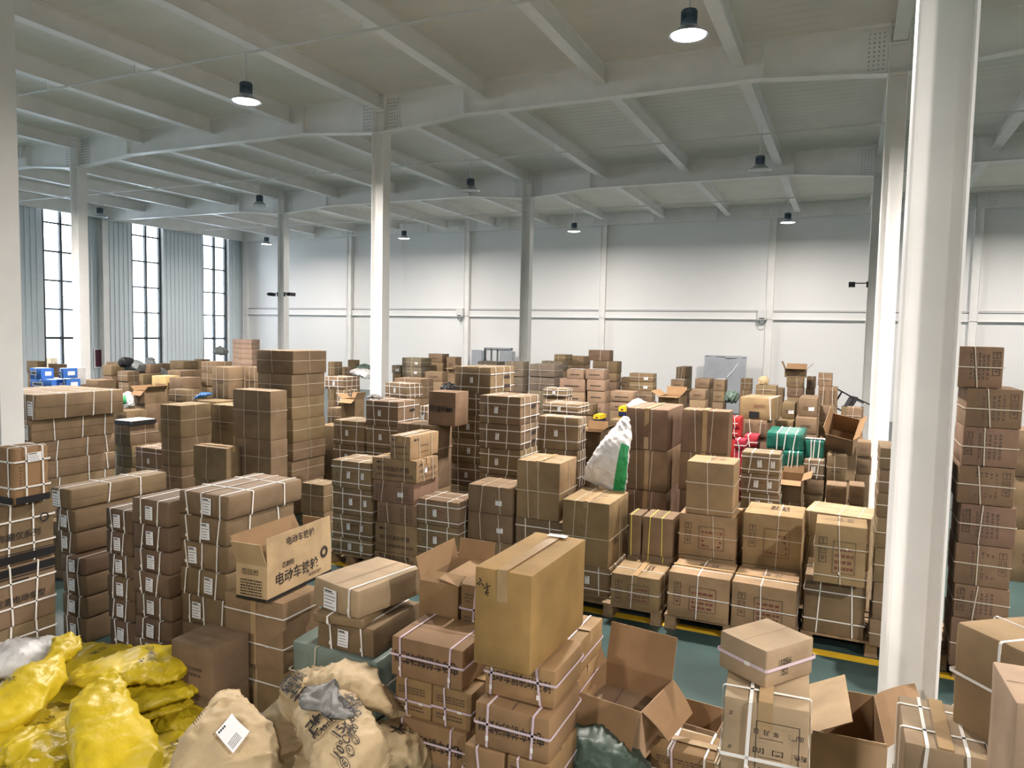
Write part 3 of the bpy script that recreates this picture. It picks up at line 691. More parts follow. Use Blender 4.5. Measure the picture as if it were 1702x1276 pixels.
S('fy','dark','dark filler carton added to darken gap between left tower and narrow stack',[  # made-up dark cartons stand in for the darkness of the gap
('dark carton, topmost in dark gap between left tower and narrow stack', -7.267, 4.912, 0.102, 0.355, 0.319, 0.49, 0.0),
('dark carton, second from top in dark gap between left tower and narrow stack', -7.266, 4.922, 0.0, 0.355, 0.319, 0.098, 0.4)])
S('V','lab','small labelled brown carton in the narrowest stack behind yellow sacks',[
('small labelled brown carton, topmost in the narrowest stack behind yellow sacks', -5.0, 3.9, 1.032, 0.296, 0.294, 0.171, 0.0),
('small labelled brown carton, second from top in the narrowest stack behind yellow sacks', -5.004, 3.9, 0.852, 0.296, 0.294, 0.176, -1.0),
('small labelled brown carton, third from top in the narrowest stack behind yellow sacks', -5.0, 3.913, 0.68, 0.296, 0.294, 0.167, 0.8),
('small labelled brown carton, fourth from top in the narrowest stack behind yellow sacks', -4.992, 3.902, 0.503, 0.296, 0.294, 0.173, 0.9),
('small labelled brown carton, fifth from top in the narrowest stack behind yellow sacks', -5.01, 3.916, 0.331, 0.296, 0.294, 0.169, -0.1),
('small labelled brown carton, sixth from top in the narrowest stack behind yellow sacks', -4.998, 3.915, 0.129, 0.296, 0.294, 0.198, -0.7),
('', -5.011, 3.918, 0.0, 0.296, 0.294, 0.125, -0.8)])
S('W','lab','labelled brown carton in stack right of the narrowest stack',[
('labelled brown carton, topmost in stack right of the narrowest stack', -4.598, 3.9, 1.147, 0.377, 0.394, 0.186, 0.0),
('labelled brown carton, second from top in stack right of the narrowest stack', -4.597, 3.906, 0.961, 0.377, 0.394, 0.182, -0.4),
('labelled brown carton, third from top in stack right of the narrowest stack', -4.597, 3.907, 0.792, 0.377, 0.394, 0.165, 0.5),
('labelled brown carton, fourth from top in stack right of the narrowest stack', -4.607, 3.907, 0.617, 0.377, 0.394, 0.171, -0.5),
('labelled brown carton, fifth from top in stack right of the narrowest stack', -4.592, 3.917, 0.441, 0.377, 0.394, 0.172, 0.0),
('labelled brown carton, sixth from top in stack right of the narrowest stack', -4.588, 3.901, 0.278, 0.377, 0.394, 0.159, 0.4),
('labelled brown carton, seventh from top in stack right of the narrowest stack', -4.604, 3.904, 0.139, 0.377, 0.394, 0.135, 0.1),
('', -4.608, 3.901, 0.0, 0.377, 0.394, 0.135, -0.5)])
S('X','lab3','',[
('wide brown carton with label topping stack left of open wheel carton', -4.177, 4.184, 1.239, 0.491, 0.763, 0.172, 0.0)])
S('X2','lab3','wide labelled brown carton in stack left of open wheel carton',[
('wide labelled brown carton, topmost in stack left of open wheel carton', -4.194, 4.153, 1.046, 0.487, 0.7, 0.189, 0.0),
('wide labelled brown carton, second from top in stack left of open wheel carton', -4.201, 4.17, 0.845, 0.487, 0.7, 0.196, -0.6),
('wide labelled brown carton, third from top in stack left of open wheel carton', -4.202, 4.162, 0.644, 0.487, 0.7, 0.197, -0.4),
('wide labelled brown carton, fourth from top in stack left of open wheel carton', -4.189, 4.172, 0.429, 0.487, 0.7, 0.212, 1.1),
('', -4.189, 4.163, 0.214, 0.487, 0.7, 0.21, 1.0),
('', -4.193, 4.156, 0.0, 0.487, 0.7, 0.21, -0.7)])
S('Z','h2','tall plain carton, two straps under the open wheel carton',[
('tall plain carton, two straps, topmost under the open wheel carton', -3.358, 3.627, 0.454, 0.485, 0.347, 0.445, 0.0),
('tall plain carton, two straps, second from top under the open wheel carton', -3.356, 3.639, 0.0, 0.485, 0.347, 0.45, -0.3)])
S('CR','plain','crumpled plain carton between yellow sacks and the tall plain carton',[
('crumpled plain carton, topmost between yellow sacks and the tall plain carton', -3.513, 3.25, 0.392, 0.339, 0.294, 0.303, 0.0),
('crumpled plain carton, second from top between yellow sacks and the tall plain carton', -3.524, 3.266, 0.0, 0.339, 0.294, 0.388, 0.2)])
S('GW','wrapg','green wrapped bale carton behind the kraft sacks',[
('green wrapped bale carton, topmost behind the kraft sacks', -2.655, 3.6, 0.382, 0.616, 0.494, 0.35, 0.0),
('green wrapped bale carton, second from top behind the kraft sacks', -2.665, 3.608, 0.0, 0.616, 0.494, 0.378, 0.7)])
S('BB','labopen','',[
('brown carton with white label lying on the green wrapped bale', -2.582, 3.62, 0.736, 0.397, 0.494, 0.168, 0.0)])
S('CP','crush','',[
('crushed flattened carton squeezed under the worn tan carton', -2.627, 3.526, 0.909, 0.316, 0.414, 0.048, 8.0)])
S('AA','labtop','',[
('worn tan carton, single strap leaning right beside open wheel carton', -2.607, 3.636, 0.961, 0.383, 0.53, 0.164, -10.8)])
S('SO','openso','small brown carton, pink straps left behind the big plain carton',[
('small brown carton, pink straps, topmost left behind the big plain carton', -2.037, 3.73, 0.965, 0.251, 0.454, 0.229, 0.0),
('', -2.044, 3.74, 0.724, 0.251, 0.454, 0.237, 0.3),
('', -2.025, 3.736, 0.483, 0.251, 0.454, 0.237, -0.1),
('', -2.045, 3.738, 0.241, 0.251, 0.454, 0.237, -0.4),
('', -2.027, 3.731, -0.0, 0.251, 0.454, 0.237, 0.2)])
S('SP','brs','small brown carton, pink straps half hidden by the big plain carton',[
('small brown carton, pink straps, topmost half hidden by the big plain carton', -1.777, 3.71, 0.96, 0.234, 0.414, 0.256, 0.0),
('', -1.777, 3.728, 0.72, 0.234, 0.414, 0.236, -0.5),
('', -1.781, 3.717, 0.48, 0.234, 0.414, 0.236, -0.9),
('', -1.785, 3.711, 0.24, 0.234, 0.414, 0.236, -1.0),
('', -1.786, 3.729, 0.0, 0.234, 0.414, 0.236, 0.6)])
S('FF','brt','',[
('printed carton with pink straps left of the big plain carton', -1.869, 3.28, 0.829, 0.417, 0.354, 0.204, 0.0)])
S('GG','brs','small carton with pink straps in pair under printed carton beside kraft sacks',[
('small carton with pink straps, right one in pair under printed carton beside kraft sacks', -1.722, 3.28, 0.632, 0.219, 0.354, 0.193, 0.0),
('small carton with pink straps, left one in pair under printed carton beside kraft sacks', -1.947, 3.28, 0.632, 0.219, 0.354, 0.193, 0.0)])
S('HH','brt','printed carton with pink straps at bottom beside kraft sacks',[
('printed carton with pink straps, topmost at bottom beside kraft sacks', -1.837, 3.26, 0.418, 0.429, 0.354, 0.21, 0.0),
('', -1.832, 3.276, 0.209, 0.429, 0.354, 0.205, -1.0),
('', -1.839, 3.272, 0.0, 0.429, 0.354, 0.205, -0.1)])
S('LL','brs','small strapped carton in pair at bottom centre edge',[
('small strapped carton, right one topmost in pair at bottom centre edge', -1.197, 3.02, 0.538, 0.202, 0.354, 0.203, 0.0),
('small strapped carton, left one topmost in pair at bottom centre edge', -1.405, 3.02, 0.538, 0.202, 0.354, 0.203, 0.0),
('', -1.187, 3.033, 0.359, 0.202, 0.354, 0.175, -1.1),
('', -1.398, 3.032, 0.359, 0.202, 0.354, 0.175, 0.9),
('', -1.203, 3.04, 0.179, 0.202, 0.354, 0.175, 0.5),
('', -1.409, 3.031, 0.179, 0.202, 0.354, 0.175, -1.1),
('', -1.201, 3.035, -0.0, 0.202, 0.354, 0.175, -0.4),
('', -1.409, 3.039, -0.0, 0.202, 0.354, 0.175, 1.0)])
S('KK','brt','',[
('printed carton, dusty grey top two below the big plain carton', -1.278, 3.05, 0.746, 0.357, 0.394, 0.197, 0.0)])
S('JJ','brt2','',[
('printed carton with curved strap directly under the big plain carton', -1.282, 3.117, 0.946, 0.343, 0.354, 0.172, 0.0)])
S('II','big','',[
('big plain tan carton balanced on printed cartons in the centre', -1.323, 3.171, 1.122, 0.278, 0.655, 0.444, -1.4)])
S('JK','brs',"narrow brown carton behind the large open carton's left flap",[
("narrow brown carton, topmost behind the large open carton's left flap", -1.241, 3.65, 0.852, 0.115, 0.394, 0.179, 0.0),
("narrow brown carton, second from top behind the large open carton's left flap", -1.252, 3.666, 0.681, 0.115, 0.394, 0.166, 0.2),
("narrow brown carton, third from top behind the large open carton's left flap", -1.244, 3.651, 0.511, 0.115, 0.394, 0.166, 0.7),
('', -1.249, 3.653, 0.341, 0.115, 0.394, 0.166, -0.3),
('', -1.249, 3.658, 0.17, 0.115, 0.394, 0.166, -0.1),
('', -1.23, 3.658, 0.0, 0.115, 0.394, 0.166, 0.3)])
S('QQ','qq','tall tan carton with printed form under the sagging carton at lower right',[
('tall tan carton with printed form, topmost under the sagging carton at lower right', -0.23, 2.947, 0.955, 0.298, 0.408, 0.322, 3.7),
('', -0.237, 2.957, 0.636, 0.298, 0.408, 0.314, 4.0),
('', -0.218, 2.953, 0.318, 0.298, 0.408, 0.314, 3.6),
('', -0.237, 2.955, 0.0, 0.298, 0.408, 0.314, 3.3)])
S('PP','sag','',[
('tan carton with sagging top on tall printed-form carton at lower right', -0.247, 3.025, 1.281, 0.23, 0.274, 0.146, -34.4)])
S('SS','ss',"wide carton with crossed straps in front of the near pillar's foot",[
("wide carton with crossed straps, topmost in front of the near pillar's foot", 0.381, 3.15, 0.856, 0.265, 0.394, 0.293, 0.0),
('', 0.377, 3.151, 0.428, 0.265, 0.394, 0.424, 0.6),
('', 0.392, 3.156, 0.0, 0.265, 0.394, 0.424, 0.7)])
S('TT','tt',"large tan carton, wrinkled top right of the near pillar's foot",[
("large tan carton, wrinkled top, topmost right of the near pillar's foot", 0.7, 3.184, 1.051, 0.4, 0.394, 0.486, -50.3),
('', 0.694, 3.188, 0.526, 0.4, 0.394, 0.522, -49.4),
('', 0.701, 3.199, 0.0, 0.4, 0.394, 0.522, -50.0)])
S('TU','tu','pale tan carton cut off by the lower right corner',[
('pale tan carton, topmost cut off by the lower right corner', 0.644, 2.451, 1.26, 0.279, 0.394, 0.381, -87.6),
('', 0.635, 2.467, 0.84, 0.279, 0.394, 0.416, -87.9),
('', 0.65, 2.456, 0.42, 0.279, 0.394, 0.416, -87.4),
('', 0.652, 2.463, 0.0, 0.279, 0.394, 0.416, -88.4)])
S('K','str3','strapped carton with two labels in first pallet stack left of printed boxes',[
('strapped carton with two labels, topmost in first pallet stack left of printed boxes', -4.912, 6.736, 0.867, 0.519, 0.467, 0.299, 0.0),
('strapped carton with two labels, second from top in first pallet stack left of printed boxes', -4.905, 6.75, 0.569, 0.519, 0.467, 0.294, 0.4),
('strapped carton with two labels, third from top in first pallet stack left of printed boxes', -4.912, 6.75, 0.309, 0.519, 0.467, 0.256, 0.9),
('strapped carton with two labels, fourth from top in first pallet stack left of printed boxes', -4.907, 6.743, 0.13, 0.519, 0.467, 0.175, 1.0)])
S('J1','txt','',[
('printed tan carton topping the printed pallet stack', -4.276, 6.792, 1.249, 0.25, 0.579, 0.248, 0.0)])
S('J2','txt','',[
('wide printed carton second in the printed pallet stack', -4.349, 6.724, 1.008, 0.564, 0.441, 0.237, 0.0)])
S('J3','txt2','',[
('carton with white sticker third in the printed pallet stack', -4.36, 6.756, 0.773, 0.521, 0.506, 0.231, 0.0)])
S('J4','txt2','',[
('carton with printed columns fourth in the printed pallet stack', -4.311, 6.725, 0.546, 0.504, 0.444, 0.223, 0.0)])
S('J5','txt','wide printed carton low in the printed pallet stack',[
('wide printed carton, topmost low in the printed pallet stack', -4.32, 6.725, 0.224, 0.528, 0.445, 0.319, 0.0),
('wide printed carton, second from top low in the printed pallet stack', -4.33, 6.726, 0.13, 0.528, 0.445, 0.09, 1.1)])
S('L','str3','strapped carton with small label in short stack right of printed pallet stack',[
('strapped carton with small label, topmost in short stack right of printed pallet stack', -3.802, 6.723, 0.594, 0.49, 0.44, 0.265, 0.0),
('strapped carton with small label, second from top in short stack right of printed pallet stack', -3.806, 6.732, 0.286, 0.49, 0.44, 0.304, -0.6),
('', -3.806, 6.74, 0.13, 0.49, 0.44, 0.152, -0.0)])
S('Hh','red1','brown carton, reddish top in short stack left of tall tape-top carton',[
('brown carton, reddish top, topmost in short stack left of tall tape-top carton', -3.253, 6.827, 0.772, 0.498, 0.448, 0.277, 0.0),
('brown carton, reddish top, second from top in short stack left of tall tape-top carton', -3.263, 6.845, 0.483, 0.498, 0.448, 0.285, 0.3),
('brown carton, reddish top, third from top in short stack left of tall tape-top carton', -3.25, 6.838, 0.13, 0.498, 0.448, 0.349, -1.0)])
S('F','tall1','',[
('tall carton with tape-lined top in pallet row, fifth stack', -2.739, 6.865, 0.77, 0.456, 0.485, 0.578, 0.0)])
S('F2','str3','strapped brown carton under tall carton of the fifth pallet stack',[
('strapped brown carton, topmost under tall carton of the fifth pallet stack', -2.715, 6.814, 0.435, 0.502, 0.382, 0.332, 0.0),
('', -2.712, 6.826, 0.13, 0.502, 0.382, 0.301, 1.1)])
S('G','tall1','',[
('tall carton with bright top behind the big plain carton in pallet row', -2.209, 6.876, 0.406, 0.468, 0.647, 0.616, 0.0)])
S('G2','str3','',[
('strapped brown carton under the tall bright-top carton', -2.151, 6.845, 0.13, 0.379, 0.544, 0.272, 0.0)])
S('I1','pal','',[
('printed tan carton at front of pallet row, leftmost of three', -1.674, 6.65, 0.13, 0.444, 0.494, 0.302, 0.0)])
S('I2','pal','',[
('printed tan carton at front of pallet row, middle of three', -1.108, 6.65, 0.13, 0.525, 0.494, 0.395, 0.0)])
S('I3','pal','',[
('printed tan carton at front of pallet row, rightmost of three', -0.563, 6.65, 0.13, 0.516, 0.494, 0.391, 0.0)])
S('Hq','str2r','',[
('grid-strapped worn carton on wooden pallet left of the near pillar', -0.02, 6.875, 0.13, 0.465, 0.544, 0.488, 0.0)])
S('P2','pal2','printed brown carton in stack behind middle front pallet carton',[
('printed brown carton, topmost in stack behind middle front pallet carton', -1.139, 7.2, 0.536, 0.524, 0.493, 0.396, 0.0),
('printed brown carton, second from top in stack behind middle front pallet carton', -1.132, 7.213, 0.13, 0.524, 0.493, 0.402, -1.1)])
S('P3','pal2','printed brown carton in stack behind right front pallet carton',[
('printed brown carton, topmost in stack behind right front pallet carton', -0.561, 7.2, 0.53, 0.503, 0.494, 0.48, 0.0),
('printed brown carton, second from top in stack behind right front pallet carton', -0.566, 7.208, 0.13, 0.503, 0.494, 0.396, 0.9)])
S('P4','tall2','',[
('carton with slanted strap on the grid-strapped carton by near pillar', 0.006, 6.595, 0.622, 0.382, 0.343, 0.487, 0.0)])
S('C1','tall2','',[
('tall tan carton, cross strap topping stack behind middle front pallet carton', -1.135, 7.177, 0.937, 0.429, 0.424, 0.497, 0.0)])
S('M1','yel','carton with yellow straps wider of the two behind leftmost front carton',[
('carton with yellow straps, topmost wider of the two behind leftmost front carton', -1.61, 7.121, 0.476, 0.292, 0.337, 0.377, 0.0),
('carton with yellow straps, second from top wider of the two behind leftmost front carton', -1.607, 7.131, 0.13, 0.292, 0.337, 0.342, -0.1)])
S('M2','yel','carton with yellow straps narrower of the two behind leftmost front carton',[
('carton with yellow straps, topmost narrower of the two behind leftmost front carton', -1.836, 7.09, 0.448, 0.12, 0.274, 0.408, 0.0),
('', -1.846, 7.091, 0.13, 0.12, 0.274, 0.314, 1.1)])
S('VV','h1','plain brown carton in the stack half hidden behind near pillar',[
('plain brown carton, topmost in the stack half hidden behind near pillar', 0.498, 6.75, 1.586, 0.481, 0.494, 0.168, 0.0),
('plain brown carton, second from top in the stack half hidden behind near pillar', 0.503, 6.769, 1.39, 0.481, 0.494, 0.192, -0.1),
('plain brown carton, third from top in the stack half hidden behind near pillar', 0.496, 6.769, 1.194, 0.481, 0.494, 0.193, 0.2),
('plain brown carton, fourth from top in the stack half hidden behind near pillar', 0.502, 6.751, 0.95, 0.481, 0.494, 0.24, 0.9),
('plain brown carton, fifth from top in the stack half hidden behind near pillar', 0.5, 6.752, 0.667, 0.481, 0.494, 0.279, -0.2),
('plain brown carton, sixth from top in the stack half hidden behind near pillar', 0.509, 6.753, 0.359, 0.481, 0.494, 0.304, -0.7),
('plain brown carton, seventh from top in the stack half hidden behind near pillar', 0.496, 6.757, 0.13, 0.481, 0.494, 0.225, -0.9)])
S('UUa','frag','',[
('single printed carton topping tall tower at right edge', 0.887, 6.7, 2.27, 0.304, 0.494, 0.307, 0.0)])
S('UU','frag','printed carton with pictograms in tall tower at right edge',[
('printed carton with pictograms, topmost in tall tower at right edge', 0.987, 6.65, 1.979, 0.354, 0.494, 0.287, 0.0),
('printed carton with pictograms, second from top in tall tower at right edge', 0.982, 6.655, 1.687, 0.354, 0.494, 0.288, -0.6),
('printed carton with pictograms, third from top in tall tower at right edge', 0.977, 6.666, 1.393, 0.354, 0.494, 0.29, -1.2),
('printed carton with pictograms, fourth from top in tall tower at right edge', 0.996, 6.656, 1.089, 0.354, 0.494, 0.3, -0.0),
('printed carton with pictograms, fifth from top in tall tower at right edge', 0.987, 6.661, 0.774, 0.354, 0.494, 0.311, -1.2),
('printed carton with pictograms, sixth from top in tall tower at right edge', 0.994, 6.659, 0.512, 0.354, 0.494, 0.258, -0.8),
('printed carton with pictograms, seventh from top in tall tower at right edge', 0.986, 6.654, 0.13, 0.354, 0.494, 0.378, -0.8)])
S('AB','thin','plain dark carton between open wheel carton and first pallet stack',[
('plain dark carton, topmost between open wheel carton and first pallet stack', -5.77, 7.047, 0.425, 0.321, 0.288, 0.33, 0.0),
('plain dark carton, second from top between open wheel carton and first pallet stack', -5.775, 7.055, 0.13, 0.321, 0.288, 0.291, 0.9)])
S('Bb','tall3','tall drab carton in left twin tower behind wide labelled cartons',[
('tall drab carton, topmost in left twin tower behind wide labelled cartons', -6.634, 6.946, 1.247, 0.605, 0.286, 0.597, 0.0),
('tall drab carton, second from top in left twin tower behind wide labelled cartons', -6.635, 6.958, 0.729, 0.605, 0.286, 0.514, -0.9),
('', -6.636, 6.946, 0.0, 0.605, 0.286, 0.725, 0.9)])
S('C','thin','',[
('wide top carton crowning the tallest left-centre tower', -7.285, 8.258, 1.98, 0.656, 0.709, 0.319, 0.0)])
S('Cc','thin','wide brown carton in the tallest left-centre tower',[
('wide brown carton, topmost in the tallest left-centre tower', -7.285, 8.251, 1.654, 0.614, 0.696, 0.322, 0.0),
('wide brown carton, second from top in the tallest left-centre tower', -7.289, 8.252, 1.344, 0.614, 0.696, 0.306, 0.6),
('wide brown carton, third from top in the tallest left-centre tower', -7.274, 8.257, 1.025, 0.614, 0.696, 0.315, 0.7),
('wide brown carton, fourth from top in the tallest left-centre tower', -7.274, 8.266, 0.763, 0.614, 0.696, 0.258, -0.0),
('wide brown carton, fifth from top in the tallest left-centre tower', -7.294, 8.267, 0.45, 0.614, 0.696, 0.309, -0.3),
('wide brown carton, sixth from top in the tallest left-centre tower', -7.297, 8.254, 0.0, 0.614, 0.696, 0.446, 0.2)])
S('D','str4','',[
('grid-strapped carton with bright side crowning the centre strapped tower', -4.341, 8.605, 1.838, 0.503, 0.705, 0.331, 0.0)])
S('Dd','str4','grid-strapped carton in the centre strapped tower',[
('grid-strapped carton, topmost in the centre strapped tower', -4.382, 8.595, 1.552, 0.532, 0.684, 0.282, 0.0),
('grid-strapped carton, second from top in the centre strapped tower', -4.389, 8.599, 1.253, 0.532, 0.684, 0.295, 0.9),
('grid-strapped carton, third from top in the centre strapped tower', -4.382, 8.61, 0.929, 0.532, 0.684, 0.319, 0.3),
('grid-strapped carton, fourth from top in the centre strapped tower', -4.372, 8.608, 0.627, 0.532, 0.684, 0.298, -0.9),
('grid-strapped carton, fifth from top in the centre strapped tower', -4.373, 8.603, 0.314, 0.532, 0.684, 0.31, -0.4),
('', -4.386, 8.614, 0.0, 0.532, 0.684, 0.31, -0.3)])
S('E','str4','grid-strapped carton in stack right of centre strapped tower',[
('grid-strapped carton, topmost in stack right of centre strapped tower', -3.522, 7.623, 1.592, 0.504, 0.539, 0.31, 0.0),
('grid-strapped carton, second from top in stack right of centre strapped tower', -3.52, 7.629, 1.31, 0.504, 0.539, 0.278, 1.0),
('grid-strapped carton, third from top in stack right of centre strapped tower', -3.515, 7.64, 1.014, 0.504, 0.539, 0.292, -0.2),
('grid-strapped carton, fourth from top in stack right of centre strapped tower', -3.515, 7.634, 0.676, 0.504, 0.539, 0.334, 0.8),
('', -3.527, 7.634, 0.338, 0.504, 0.539, 0.334, -0.1),
('', -3.525, 7.631, 0.0, 0.504, 0.539, 0.334, -0.2)])
S('M','str3','grid-strapped carton in stack behind printed pallet stack',[
('grid-strapped carton, topmost in stack behind printed pallet stack', -5.343, 7.94, 1.409, 0.486, 0.474, 0.307, 0.0),
('grid-strapped carton, second from top in stack behind printed pallet stack', -5.335, 7.942, 1.112, 0.486, 0.474, 0.293, -0.1),
('grid-strapped carton, third from top in stack behind printed pallet stack', -5.342, 7.952, 0.791, 0.486, 0.474, 0.317, -0.9),
('', -5.34, 7.95, 0.528, 0.486, 0.474, 0.26, 0.8),
('', -5.354, 7.959, 0.264, 0.486, 0.474, 0.26, -0.8),
('', -5.335, 7.95, 0.0, 0.486, 0.474, 0.26, 0.8)])
S('N','str3','strapped carton with label in stack left behind printed pallet stack',[
('strapped carton with label, topmost in stack left behind printed pallet stack', -5.892, 7.975, 1.106, 0.495, 0.444, 0.317, 0.0),
('strapped carton with label, second from top in stack left behind printed pallet stack', -5.887, 7.98, 0.791, 0.495, 0.444, 0.311, -0.2),
('', -5.903, 7.978, 0.396, 0.495, 0.444, 0.392, 0.4),
('', -5.886, 7.979, 0.0, 0.495, 0.444, 0.392, 0.5)])
S('Iu','logo','',[
('plain carton with dark logo left of centre strapped tower', -4.385, 7.717, 1.49, 0.365, 0.328, 0.403, 0.0)])
S('Il','tall3','tall dark carton behind printed pallet stack',[
('tall dark carton, topmost behind printed pallet stack', -4.706, 7.704, 0.71, 0.538, 0.403, 0.776, 0.0),
('', -4.71, 7.708, 0.0, 0.538, 0.403, 0.706, -0.5)])
S('O','thin','dark brown carton in dark stack right of long-carton pile',[
('dark brown carton, topmost in dark stack right of long-carton pile', -8.153, 7.155, 1.135, 0.375, 0.504, 0.427, 0.0),
('dark brown carton, second from top in dark stack right of long-carton pile', -8.159, 7.169, 0.741, 0.375, 0.504, 0.39, -0.8),
('dark brown carton, third from top in dark stack right of long-carton pile', -8.157, 7.159, 0.433, 0.375, 0.504, 0.304, 1.1),
('', -8.153, 7.161, 0.0, 0.375, 0.504, 0.429, -0.2)])
S('Pp','tape1','squat taped carton below left twin tower, in front of dark stack',[
('squat taped carton, topmost below left twin tower, in front of dark stack', -7.072, 6.67, 0.733, 0.546, 0.234, 0.408, 0.0),
('squat taped carton, second from top below left twin tower, in front of dark stack', -7.062, 6.677, 0.366, 0.546, 0.234, 0.362, -0.2),
('', -7.068, 6.677, 0.0, 0.546, 0.234, 0.362, 0.7)])
S('Q','thin','tall shaded carton between dark stack and left twin tower',[
('tall shaded carton, topmost between dark stack and left twin tower', -7.852, 7.687, 0.979, 0.409, 0.367, 0.554, 0.0),
('', -7.855, 7.703, 0.49, 0.409, 0.367, 0.486, -0.8),
('', -7.853, 7.702, 0.0, 0.409, 0.367, 0.486, 0.3)])
S('R','thin','brown carton with side straps in stack right behind the long-carton pile',[
('brown carton with side straps, topmost in stack right behind the long-carton pile', -10.409, 8.165, 0.712, 0.356, 0.524, 0.318, 0.0),
('brown carton with side straps, second from top in stack right behind the long-carton pile', -10.397, 8.181, 0.367, 0.356, 0.524, 0.341, 0.7),
('brown carton with side straps, third from top in stack right behind the long-carton pile', -10.404, 8.168, 0.0, 0.356, 0.524, 0.363, 1.0)])
S('R2','pink','',[
('flat white-topped box on stack right behind the long-carton pile', -10.393, 8.131, 1.033, 0.383, 0.456, 0.067, 0.0)])
S('S','str3','strapped carton small stack in front of dark stack',[
('strapped carton, topmost small stack in front of dark stack', -8.931, 7.45, 0.51, 0.565, 0.494, 0.37, 0.0),
('', -8.934, 7.451, 0.0, 0.565, 0.494, 0.506, 0.4)])
S('b','tape2','large carton, bright taped top in right twin stack behind cross-strap carton',[
('large carton, bright taped top, topmost in right twin stack behind cross-strap carton', -1.38, 8.136, 1.362, 0.501, 0.265, 0.459, 0.0),
('large carton, bright taped top, second from top in right twin stack behind cross-strap carton', -1.39, 8.145, 0.935, 0.501, 0.265, 0.423, 0.5),
('large carton, bright taped top, third from top in right twin stack behind cross-strap carton', -1.375, 8.137, 0.468, 0.501, 0.265, 0.464, -0.0),
('', -1.387, 8.136, 0.0, 0.501, 0.265, 0.464, 1.2)])
S('a','tape2','large carton, bright taped top in left twin stack beside green striped sack',[
('large carton, bright taped top, topmost in left twin stack beside green striped sack', -2.016, 8.424, 1.339, 0.468, 0.842, 0.46, 0.0),
('large carton, bright taped top, second from top in left twin stack beside green striped sack', -2.007, 8.44, 0.879, 0.468, 0.842, 0.456, 0.2),
('large carton, bright taped top, third from top in left twin stack beside green striped sack', -2.014, 8.425, 0.439, 0.468, 0.842, 0.435, 0.9),
('', -2.008, 8.431, 0.0, 0.468, 0.842, 0.435, -1.0)])
S('nn','str3','grid-strapped carton in stack under the green bales',[
('grid-strapped carton, topmost in stack under the green bales', -0.784, 8.059, 1.205, 0.372, 0.313, 0.219, 0.0),
('grid-strapped carton, second from top in stack under the green bales', -0.789, 8.067, 1.0, 0.372, 0.313, 0.201, -0.0),
('grid-strapped carton, third from top in stack under the green bales', -0.779, 8.064, 0.788, 0.372, 0.313, 0.208, 1.0),
('', -0.786, 8.067, 0.591, 0.372, 0.313, 0.193, -0.7),
('', -0.782, 8.073, 0.394, 0.372, 0.313, 0.193, -0.7),
('', -0.779, 8.07, 0.197, 0.372, 0.313, 0.193, -0.5),
('', -0.788, 8.061, 0.0, 0.372, 0.313, 0.193, 0.6)])
S('f','top1','wide low carton behind slanted-strap carton by near pillar',[
('wide low carton, topmost behind slanted-strap carton by near pillar', -0.002, 7.638, 0.751, 0.571, 0.494, 0.234, -8.0),
('wide low carton, second from top behind slanted-strap carton by near pillar', 0.003, 7.65, 0.501, 0.571, 0.494, 0.246, -8.3),
('wide low carton, third from top behind slanted-strap carton by near pillar', 0.001, 7.649, 0.25, 0.571, 0.494, 0.246, -9.1),
('wide low carton, fourth from top behind slanted-strap carton by near pillar', -0.001, 7.65, 0.0, 0.571, 0.494, 0.246, -8.0)])
S('eb','str4','carton with bright strapped side in stack behind tall tape-top carton',[
('carton with bright strapped side, topmost in stack behind tall tape-top carton', -3.029, 8.038, 1.271, 0.493, 0.27, 0.378, 0.0),
('carton with bright strapped side, second from top in stack behind tall tape-top carton', -3.024, 8.038, 0.847, 0.493, 0.27, 0.42, 0.5),
('', -3.033, 8.043, 0.424, 0.493, 0.27, 0.42, 0.2),
('', -3.022, 8.046, 0.0, 0.493, 0.27, 0.42, 0.0)])
S('GY','str4','',[
('rope-tied bulging carton on stack right of centre strapped tower', -3.535, 9.532, 1.525, 0.509, 0.458, 0.142, 0.0)])
S('G3','thin','brown carton under the rope-tied bulging carton',[
('', -3.539, 9.509, 1.343, 0.457, 0.411, 0.178, 0.0),
('', -3.529, 9.523, 1.073, 0.457, 0.411, 0.266, 0.6),
('', -3.54, 9.525, 0.536, 0.457, 0.411, 0.532, 0.6),
('', -3.537, 9.511, 0.0, 0.457, 0.411, 0.532, -0.1)])
S('G4','str4','pale strapped carton behind the rope-tied bulging carton',[
('pale strapped carton, topmost behind the rope-tied bulging carton', -3.987, 10.361, 1.676, 0.351, 0.315, 0.122, 0.0),
('pale strapped carton, second from top behind the rope-tied bulging carton', -3.997, 10.379, 1.118, 0.351, 0.315, 0.555, -1.1),
('', -3.986, 10.367, 0.559, 0.351, 0.315, 0.555, 0.8),
('', -3.995, 10.367, 0.0, 0.351, 0.315, 0.555, -0.4)])
S('OF','open','pale-sided dark carton left of the green striped sack',[
('pale-sided dark carton, topmost left of the green striped sack', -2.96, 9.042, 0.974, 0.276, 0.278, 0.398, 0.0),
('pale-sided dark carton, second from top left of the green striped sack', -2.971, 9.058, 0.487, 0.276, 0.278, 0.483, 0.2),
('', -2.963, 9.043, 0.0, 0.276, 0.278, 0.483, 0.7)])
S('oo','open','',[
('carton with crossed loose straps below the green bales', -0.523, 8.719, 0.835, 0.233, 0.532, 0.233, 0.0)])
S('pq','thin','small strapped carton beneath the crossed-strap carton',[
('small strapped carton, topmost beneath the crossed-strap carton', -0.502, 8.724, 0.597, 0.202, 0.541, 0.234, 0.0),
('', -0.492, 8.738, 0.398, 0.202, 0.541, 0.195, -0.7),
('', -0.493, 8.739, 0.199, 0.202, 0.541, 0.195, -0.9),
('', -0.514, 8.727, 0.0, 0.202, 0.541, 0.195, -1.1)])
